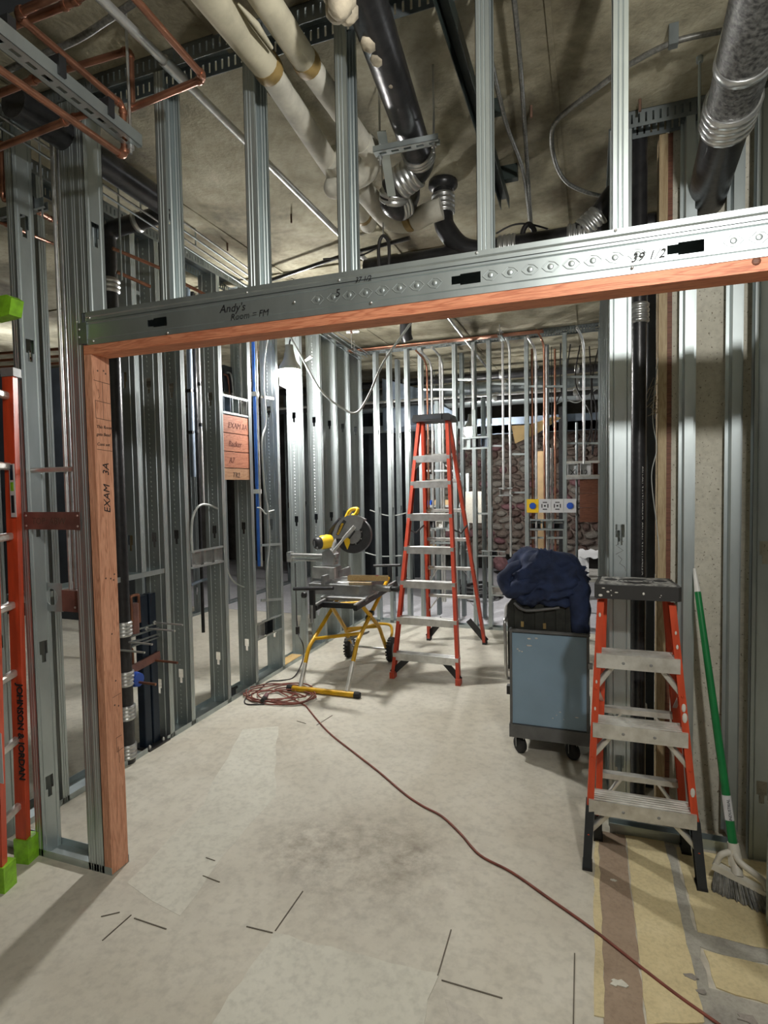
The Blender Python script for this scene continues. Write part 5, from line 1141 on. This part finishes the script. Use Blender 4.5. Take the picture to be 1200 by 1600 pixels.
for y, z in ((.99, .745), (1.06, .765), (.80, .715), (.74, .685)):
    MB().cyl((-.74, y, z), (-.48, y, z), .006, 8).build('threaded_rod', 'screw', r); MB().cyl((-.70, y, z), (-.69, y, z), .014, 6).build('nut', 'clamp_steel', r)
r = thing('copper_bracket', (-.70, .92, .50), 'copper coloured bracket bar with blue cap and pipe stubs', 'bracket')
MB().beam((-.69, .74, .52), (-.69, 1.09, .555), .012, .05).build('bar', 'copper_plate', r)
MB().lathe([(.042, 0), (.045, .02), (.040, .05)], (-.69, .86, .475), (1, 0, 0), 14).build('blue_cap', 'blue_plastic', r)
for y, z in ((1.05, .53), (.86, .46)): MB().cyl((-.71, y, z), (-.52, y, z), .008, 8).build('bolt', 'copper', r)
for y in (.86, .89): MB().tube(bend([(-.71, y, .55), (-.71, y, .64), (-.74, y, .66)], .01), .007, 8).build('stub', 'copper', r)
r = thing('copper_loop', (-.70, .88, .72), 'copper pipe loop hanging above the black carrier', 'pipe')
MB().tube(bend([(-.76, .86, 1.06), (-.70, .86, .98), (-.70, .86, .93), (-.70, .86, .80)], .01), .009, 8).build('tube', 'copper', r)
MB().tube(bend([(-.68, .86, .80), (-.68, .86, .97), (-.68, .92, .97), (-.68, .92, .80)], .012), .009, 8).build('loop', 'copper', r)
MB().tube([(-.695, .895, .74), (-.695, .895, .92)], .028, 12).build('chamber', 'copper_plate', r)
# ------------------------------------------------------------------ electrical work in the back wall
for k, (px, y0, y1, m, dy) in enumerate(((667, 565, 900, 'copper', -.02), (674, 566, 900, 'aluminium', .03), (687, 556, 940, 'aluminium', .06), (691, 560, 940, 'aluminium', .06), (739, 548, 640, 'aluminium', -.03), (785, 535, 765, 'aluminium', -.03), (796, 535, 870, 'aluminium', .02),
                                          (831, 545, 940, 'copper', .05), (837, 545, 940, 'aluminium', .02), (850, 535, 940, 'copper', .03), (854, 540, 940, 'aluminium', .08), (867, 545, 940, 'copper', .06), (862, 700, 940, 'aluminium', .10), (912, 532, 725, 'aluminium', .0), (901, 660, 940, 'galvanised_dark', .04))):
    p, q = A(px, y0, Y=BY+dy), A(px, y1, Y=BY+dy); top_ = [V(p.x, p.y, q.z), p]
    if k in (0, 1, 3, 6, 8, 9, 13): top_ = bend([V(p.x, p.y, q.z), p, V(p.x-.06, p.y-.22, min(3.16, p.z+.08))], .12, 5)
    one('conduit', MB().tube(top_, .011 if m == 'copper' else .013, 8), m, f'{ORD[k] if k < 14 else "short low"} upright {"copper pipe" if m == "copper" else "steel conduit"} of the back wall from the left', 'conduit' if m != 'copper' else 'pipe', 'conduits and pipes in the back wall')
def backbox(name, label, px0, py0, px1, py1, cells, mats, dy=-.004, frame='galvanised', cat='electrical box'):
    a, b_ = A(px0, py0, Y=BY+dy), A(px1, py1, Y=BY+dy); r = thing(name, (a.x, BY+dy, b_.z), label, cat, 'electrical boxes in the back wall')
    w_ = b_.x-a.x; h = a.z-b_.z; f = h*.14
    MB().box(a.x, b_.x, BY+dy, BY+dy+.003, a.z-f, a.z).build('bracket', frame, r); MB().box(a.x, b_.x, BY+dy, BY+dy+.003, b_.z, b_.z+f).build('bracket', frame, r)
    for i in range(cells):
        c, d = a.x+w_*(i+.08)/cells, a.x+w_*(i+.92)/cells; z0, z1 = b_.z+f, a.z-f; mb = MB(); y = BY+dy
        mb.box(c, d, y+.045, y+.048, z0, z1); mb.box(c, c+.006, y, y+.045, z0, z1); mb.box(d-.006, d, y, y+.045, z0, z1); mb.box(c, d, y, y+.045, z0, z0+.005); mb.box(c, d, y, y+.045, z1-.005, z1)
        mb.build('box', mats[i % len(mats)], r)
    return r, a, b_
backbox('gang_box', 'bluish bracket with boxes right beside the far work light', 722, 683, 764, 701, 3, ('galvanised', 'dark_panel', 'beam_blue'))
backbox('gang_box', 'small steel box at mid height right of the tall ladder', 779, 762, 801, 775, 1, ('clamp_steel',))
r, a, b_ = backbox('gang_box', 'triple white box bracket above the brown backing board', 885, 721, 945, 745, 3, ('paper_white', 'paper_white', 'brown_hose'), frame='aluminium_worn')
text('X', 'marking', 'ink', r, (a.x+.03, BY-.001, b_.z+.02), (1, 0, 0), (0, 0, 1), .09, None); text('12', 'marking', 'ink', r, (a.x+.13, BY-.001, b_.z+.02), (1, 0, 0), (0, 0, 1), .08, None)
MB().box(a.x, b_.x, BY-.02, BY, b_.z-.02, b_.z).build('lip', 'aluminium', r)
backbox('gang_box', 'double steel box bracket under the coloured ring strip', 828, 811, 882, 829, 3, ('dark_panel', 'galvanised', 'dark_panel'))
backbox('gang_box', 'low steel box bracket beside the blue jacket', 752, 860, 790, 870, 3, ('galvanised', 'dark_panel', 'clamp_steel'))
backbox('gang_box', 'small box low on the back wall left of the jacket', 767, 915, 786, 932, 1, ('clamp_steel',))
backbox('gang_box', 'steel box bracket seen through the tall ladder', 666, 812, 707, 827, 3, ('dark_panel', 'white_plastic', 'galvanised'))
a, b_ = A(823, 780, Y=BY-.01), A(901, 801, Y=BY-.01); w_ = (b_.x-a.x)/4
r = thing('ring_strip', (a.x, BY-.01, b_.z), 'row of four coloured mud rings, yellow first and blue last, on the back wall', 'electrical box')
for i, (m, c) in enumerate((('yellow_plastic', 'blue_plastic'), ('paper_white', 'ink'), ('paper_white', 'ink'), ('paper_white', 'blue_plastic'))):
    x0, x1 = a.x+w_*i, a.x+w_*(i+1)-.004; MB().box(x0, x1, BY-.014, BY-.006, b_.z, a.z).build('ring', m, r); xm, zm = (x0+x1)/2, (a.z+b_.z)/2
    if c == 'blue_plastic': MB().prism([(.035*math.cos(q*PI/4+PI/8), .035*math.sin(q*PI/4+PI/8)) for q in range(8)], (xm, BY-.014, zm), (1, 0, 0), (0, 0, 1), (0, -.008, 0)).build('insert', c, r)
    else:
        mb = MB()
        for dx, dz, hw, hh in ((0, .036, .022, .005), (0, -.036, .022, .005), (.03, 0, .005, .020), (-.03, 0, .005, .020), (0, 0, .009, .009)): mb.box(xm+dx-hw, xm+dx+hw, BY-.016, BY-.014, zm+dz-hh, zm+dz+hh)
        mb.build('slots', c, r)
a, b_ = A(906, 748, Y=BY+.01), A(944, 816, Y=BY+.01)
r = thing('wood_backing', (a.x, BY, b_.z), 'brown backing board at the right of the back wall', 'lumber')
for i in range(3): MB().box(a.x, b_.x, BY+.004, BY+.04, b_.z+(a.z-b_.z)*i/3+.002, b_.z+(a.z-b_.z)*(i+1)/3-.002).build('board', 'fir_brown', r)
# ------------------------------------------------------------------ room behind the back wall
tag(MB().box(-6, 5, 4.56, 8.98, 0, .004).build('far_floor_skin', 'far_floor', floor))  # one slab continues here; cool cast of the far lamp put into its colour
# rubble masonry of the far wall, stone by stone
WY = 8.35
wb = struct('wall_far', MB().box(-3.2, 3.4, WY+.06, WY+.3, .35, 2.45), 'rubble_a'); random.seed(9); meshes = []
def stone_mesh(k):
    pts = [(math.cos(2*PI*i/7)*random.uniform(.75, 1.1), math.sin(2*PI*i/7)*random.uniform(.7, 1.1)) for i in range(7)]
    mb = MB(); vs = [(p[0], 0, p[1]) for p in pts]+[(p[0]*.7, -.55, p[1]*.7) for p in pts]+[(random.uniform(-.2, .2), -.8, random.uniform(-.2, .2))]
    fs = [(i, (i+1) % 7, 7+(i+1) % 7, 7+i) for i in range(7)]+[(7+i, 7+(i+1) % 7, 14) for i in range(7)]
    me = bpy.data.meshes.new('stone'); me.from_pydata(vs, [], fs); me.materials.append(M[('rubble_a', 'rubble_b', 'rubble_c', 'rubble_a', 'pink_batt', 'rubble_c')[k]]); return me
meshes = [stone_mesh(k) for k in range(6)]
z = .42; cnt = 0
while z < 2.40:
    hh = random.uniform(.10, .16); x = -1.45
    while x < 2.05 and cnt < 298:
        ww = random.uniform(.14, .28)
        o = bpy.data.objects.new('stone', random.choice(meshes)); COL.objects.link(o); o.parent = wb
        o.location = V(x+ww/2, WY+.06, z+hh/2)-wb.location; o.scale = (ww*.58, .13, hh*.62); o.rotation_euler = (0, random.uniform(-.25, .25), 0); x += ww; cnt += 1
    z += hh*1.02
# beams, ducts and pipes beyond
one('steel_beam', MB().strip([(0, .12), (0, 0), (.15, 0), (.15, .12)], .01, A(735, 680, Y=6.4), (0, 1, 0), (0, 0, 1), A(960, 668, Y=6.4)-A(735, 680, Y=6.4)+V(1.0, 0, 0)).box(.25, 3.6, 6.40, 6.41, 2.30, 2.52), 'beam_blue', 'pale blue steel channel running across behind the back wall', 'beam')
one('steel_beam', MB().box(-2.2, .3, 6.40, 6.5, 2.40, 2.50), 'galvanised_dark', 'grey beam behind the left half of the back wall', 'beam')
for k, (y, z, rd, m) in enumerate(((6.0, 3.05, .05, 'black_iron'), (6.3, 2.92, .11, 'galvanised_dark'), (6.1, 2.78, .035, 'black_iron'), (6.9, 2.86, .09, 'galvanised'), (5.4, 2.66, .03, 'black_iron'), (5.5, 2.72, .02, 'aluminium'))):
    r = thing('overhead_pipe', (.6, y, z), f'{["upper black pipe", "wide grey duct", "thin black pipe", "silver duct", "low black pipe", "low silver pipe"][k]} crossing behind the back wall', 'pipe', 'pipes beyond the back wall')
    MB().cyl((-2.6, y, z), (3.4, y, z-.02), rd, 14).build('pipe', m, r)
    for x in (-.6, .75, 1.7): MB().lathe([(rd+.002, -.03), (rd+.008, -.02), (rd+.008, .02), (rd+.002, .03)], (x, y, z-.01), (1, 0, 0), 14).build('joint', 'clamp_steel', r)
    for x in (-.2, 1.2): MB().cyl((x, y, z), (x, y, CZ-.004), .006, 6).build('rod', 'galvanised_dark', r)
one('vent_duct', MB().prism([(-.8, 2.35), (.05, 2.45), (.05, 2.62), (-.2, 2.85), (-.8, 3.05)], (0, 5.6, 0), (1, 0, 0), (0, 0, 1), (0, .5, 0)), 'beam_blue', 'pale sloping metal duct behind the left studs of the back wall', 'duct')
pl = [A(799, 665, Y=5.3), A(827, 664, Y=5.3), A(866, 650, Y=5.3), A(876, 653, Y=5.3), A(840, 677, Y=5.3), A(805, 693, Y=5.3)]
one('plywood_piece', MB().prism([(p.x, p.z) for p in pl], (0, 5.3, 0), (1, 0, 0), (0, 0, 1), (0, .02, 0)), 'plywood', 'broken yellow plywood piece hanging behind the back wall', 'board')
one('tie_wire', MB().cyl((pl[2].x-.03, 5.31, pl[2].z-.01), (pl[2].x-.03, 5.31, CZ), .004, 6), 'cord_black', 'thin wire the yellow plywood piece hangs from', 'wire')
one('brown_post', MB().box(A(873, 700, Y=6.2).x, A(884, 700, Y=6.2).x, 6.2, 6.35, 0, 2.6), 'black_iron', 'dark upright post behind the copper pipes', 'post')
one('cardboard_piece', MB().box(A(838, 700, Y=6.1).x, A(850, 700, Y=6.1).x, 6.1, 6.12, .004, A(838, 705, Y=6.1).z), 'cardboard', 'narrow brown cardboard strip behind the copper pipes', 'board')
one('white_sheet', MB().box(A(725, 766, Y=6.0).x, A(752, 766, Y=6.0).x, 6.0, 6.03, A(740, 817, Y=6.0).z, A(740, 768, Y=6.0).z), 'floor_mid', 'white sheet standing behind the back wall right of the tall ladder', 'board')
r = thing('storage_shelf', (.3, 6.0, 0), 'cluttered steel shelf behind the tall ladder', 'shelf')
sx0, sx1 = A(664, 800, Y=6.0).x, A(722, 800, Y=6.0).x
for x in (sx0, sx1):
    for y in (5.98, 6.4): MB().box(x-.02, x+.02, y-.02, y+.02, .004, 1.75).build('leg', 'galvanised', r)
for py in (789, 826, 862): z = A(690, py, Y=6.0).z; MB().box(sx0, sx1, 5.96, 6.42, z-.03, z).build('shelf_board', 'aluminium', r)
random.seed(4)
for k, (px0, px1, py0, py1, m, lb) in enumerate(((665, 674, 782, 788, 'blue_plastic', 'small blue box on the shelf behind the tall ladder'), (676, 706, 781, 788, 'cardboard', 'brown carton on the shelf behind the tall ladder'), (672, 690, 812, 825, 'black_plastic', 'dark tool case on the middle shelf behind the tall ladder'), (694, 716, 808, 825, 'paper_white', 'white carton on the middle shelf behind the tall ladder'), (668, 686, 850, 861, 'cardboard', 'brown carton on the lowest shelf behind the tall ladder'))):
    zb_ = A(690, (789, 789, 826, 826, 862)[k], Y=6.0).z; a, b_ = A(px0, py0, Y=6.05), A(px1, py1, Y=6.05)
    mb = MB().box(a.x, b_.x, 6.02, 6.25, zb_+.001, zb_+max(.06, a.z-b_.z)); o = one('storage_box', mb, m, lb, 'box', 'boxes on the far shelf')
# cloth of wires, hoses and insulation lumps on the far floor
p = A(745, 940, Z=0); q = []
for k in range(70): a = k*.35; q.append((p.x+(.28+.08*math.sin(k*.3))*math.cos(a), p.y+.25+(.26+.06*math.cos(k*.4))*math.sin(a), .03+.16*k/70+.02*math.sin(k)))
one('hose_coil', MB().tube(spline(q, 3), .022, 7), 'cord_black', 'black hose coil lying on the floor behind the tall ladder', 'hose')
for k, (px, py, s, m, lb) in enumerate(((781, 880, .14, 'pink_batt', 'pink insulation lump behind the back wall beside the jacket'), (722, 905, .10, 'black_cloth', 'dark rag on the far floor behind the ladder'))):
    yy_ = 8.27 if k == 0 else 6.6; c = A(px, py, Y=yy_); rr = blob('insulation_lump', m, (c.x, yy_, c.z if k == 0 else s*.85), (s, s, s*.9), lb, 'lump', None, k, .3, 6, 3, .0)
# table with sheets at the right
ta, tb_ = A(884, 905, Y=4.9), A(944, 905, Y=4.9)
r = thing('work_table', (1.75, 5.2, 0), 'work table behind the jacket, covered with white sheets', 'table')
tz0 = A(900, 903, Y=4.85).z
MB().box(ta.x, 2.15, 4.85, 5.6, tz0-.04, tz0).build('tabletop', 'aluminium_worn', r)
for x in (ta.x+.04, 2.1):
    for y in (4.9, 5.55): MB().box(x-.02, x+.02, y-.02, y+.02, .004, tz0-.04).build('leg', 'galvanised_dark', r)
sh = [(905, 866), (908, 880)]
for k, (px0, px1, py0, py1, lb) in enumerate(((888, 920, 872, 899, 'crumpled white sheet leaning on the table behind the jacket'), (902, 944, 862, 872, 'white sheet stack on top at the right of the back wall'))):
    a, b_ = A(px0, py0, Y=4.9), A(px1, py1, Y=4.9); bm = bmesh.new(); nx, ny = 10, 5; mb = MB()
    g = [[V(a.x+(b_.x-a.x)*i/nx, 4.88+.25*(j/ny)+.01*math.sin(i*2.1+j), b_.z+(a.z-b_.z)*j/ny+.012*math.sin(i*1.7+j*2.3)) for i in range(nx+1)] for j in range(ny+1)]
    vs = [p for row in g for p in row]; n_ = nx+1; fs = [(j*n_+i, j*n_+i+1, (j+1)*n_+i+1, (j+1)*n_+i) for j in range(ny) for i in range(nx)]
    m0 = len(vs); vs2 = vs+[p+V(0, .006, -.004) for p in vs]; fs2 = fs+[tuple(m0+i for i in f[::-1]) for f in fs]; mb.add(vs2, fs2, True); bm.free()
    one('white_sheet', mb, 'paper_white', lb, 'sheet')
# hanging wires at the right of the back room
random.seed(12)
for k in range(5):
    x = 1.55+.1*k; q = [(x, 5.0+.1*k, 3.15), (x+random.uniform(-.1, .1), 5.05, 2.7), (x+random.uniform(-.2, .2), 5.0, 2.3), (x+random.uniform(-.1, .1), 5.0, 1.9)]
    cable(q, f'{ORD[k]} dark loose wire hanging behind the right end of the back wall', 'cord_black', .008, 6, 'loose wires in the back room')
cable([A(868, 632, Y=5.1), A(885, 625, Y=5.1), A(905, 628, Y=5.1), A(940, 600, Y=5.1)], 'pale loose wire across the right of the back wall', 'white_wire', .007)
# wires and fibres by the tan post
cable([A(1028, 560, Y=1.10), A(1020, 650, Y=1.09), A(1026, 700, Y=1.09), A(1018, 745, Y=1.09), A(1026, 820, Y=1.10), A(1030, 860, Y=1.1)], 'thin pale wire hanging beside the black stack pipe', 'white_wire', .002)
mb = MB(); random.seed(6)
for k in range(22):
    p = A(1028+random.uniform(-3, 2), random.uniform(585, 650), Y=1.10); mb.tube([p, p+V(random.uniform(-.02, .0), random.uniform(-.02, 0), random.uniform(-.03, .03)), p+V(random.uniform(-.045, .0), random.uniform(-.03, 0), random.uniform(-.06, .02))], .0009, 3)
tag(one('fibre_tuft', mb, 'lumber_tan', 'tuft of loose fibres on the tan timber post', 'fibres'), kind='stuff')
# ------------------------------------------------------------------ left room
for k, (x, y) in enumerate(((-2.9, 3.6), (-2.9, 4.2), (-2.9, 4.8), (-2.9, 5.4), (-2.9, 6.0), (-2.9, 6.6), (-2.9, 7.2), (-2.2, 7.3), (-1.6, 7.3), (-1.0, 7.3), (-2.6, 2.9), (-2.6, 2.3))):
    stud((x, y), (1, 0), (0, 1), .003, 3.14, f'{ORD[k]} dark stud of the room beyond the left corridor wall', ko=(.3, 1.3), mat='galvanised_dark', group='studs of the left room')
one('floor_track', track_mb((-2.9, 3.4, 0), (-2.9, 7.3, 0), (1, 0), .094, .032), 'galvanised_dark', 'floor track in the room beyond the left wall', 'track')
one('dark_backdrop', MB().box(-5.95, -3.05, 3.5, 3.56, .003, 3.1), 'dark_panel', 'dark backdrop sheet put where the left room is only dim', 'board'); one('dark_backdrop', MB().box(-3.4, -.9, 7.6, 7.66, .003, 2.9), 'dark_panel', 'dark tall backdrop at the end of the left room', 'board')  # dark sheets standing in for the unlit depth of the left room
for k in range(3): one('copper_pipe', MB().cyl((-3.2, .8+.06*k, 2.52-.03*k), (-1.0, 1.05+.06*k, 2.50-.03*k), .010, 8), 'copper', f'{ORD[k]} thin copper line seen between the studs left of the jamb', 'pipe', 'copper lines in the left room')
one('lumber_offcut', MB().box(-.78, -.67, 2.60, 2.92, .004, .03), 'lumber_yellow', 'yellow wood block lying in the left floor track', 'lumber')
r = thing('vise_box', (-.78, 1.90, 0), 'small dark clamp lying on the track between two studs', 'tool'); MB().box(-.80, -.72, 1.84, 1.93, .004, .05).build('body', 'black_plastic', r); MB().cyl((-.76, 1.93, .03), (-.76, 2.0, .03), .012, 8).build('screw', 'black_iron', r)
for k, (a, b_) in enumerate((((560, 860), (628, 868)), ((578, 797), (640, 800)))):
    cable([A(*a, Y=4.53), A((a[0]+b_[0])/2, a[1]+9, Y=4.53), A(*b_, Y=4.53)], ['grey cable sagging across the back wall at saw height', 'thin grey cable across the back wall above the saw'][k], 'white_wire', .007)
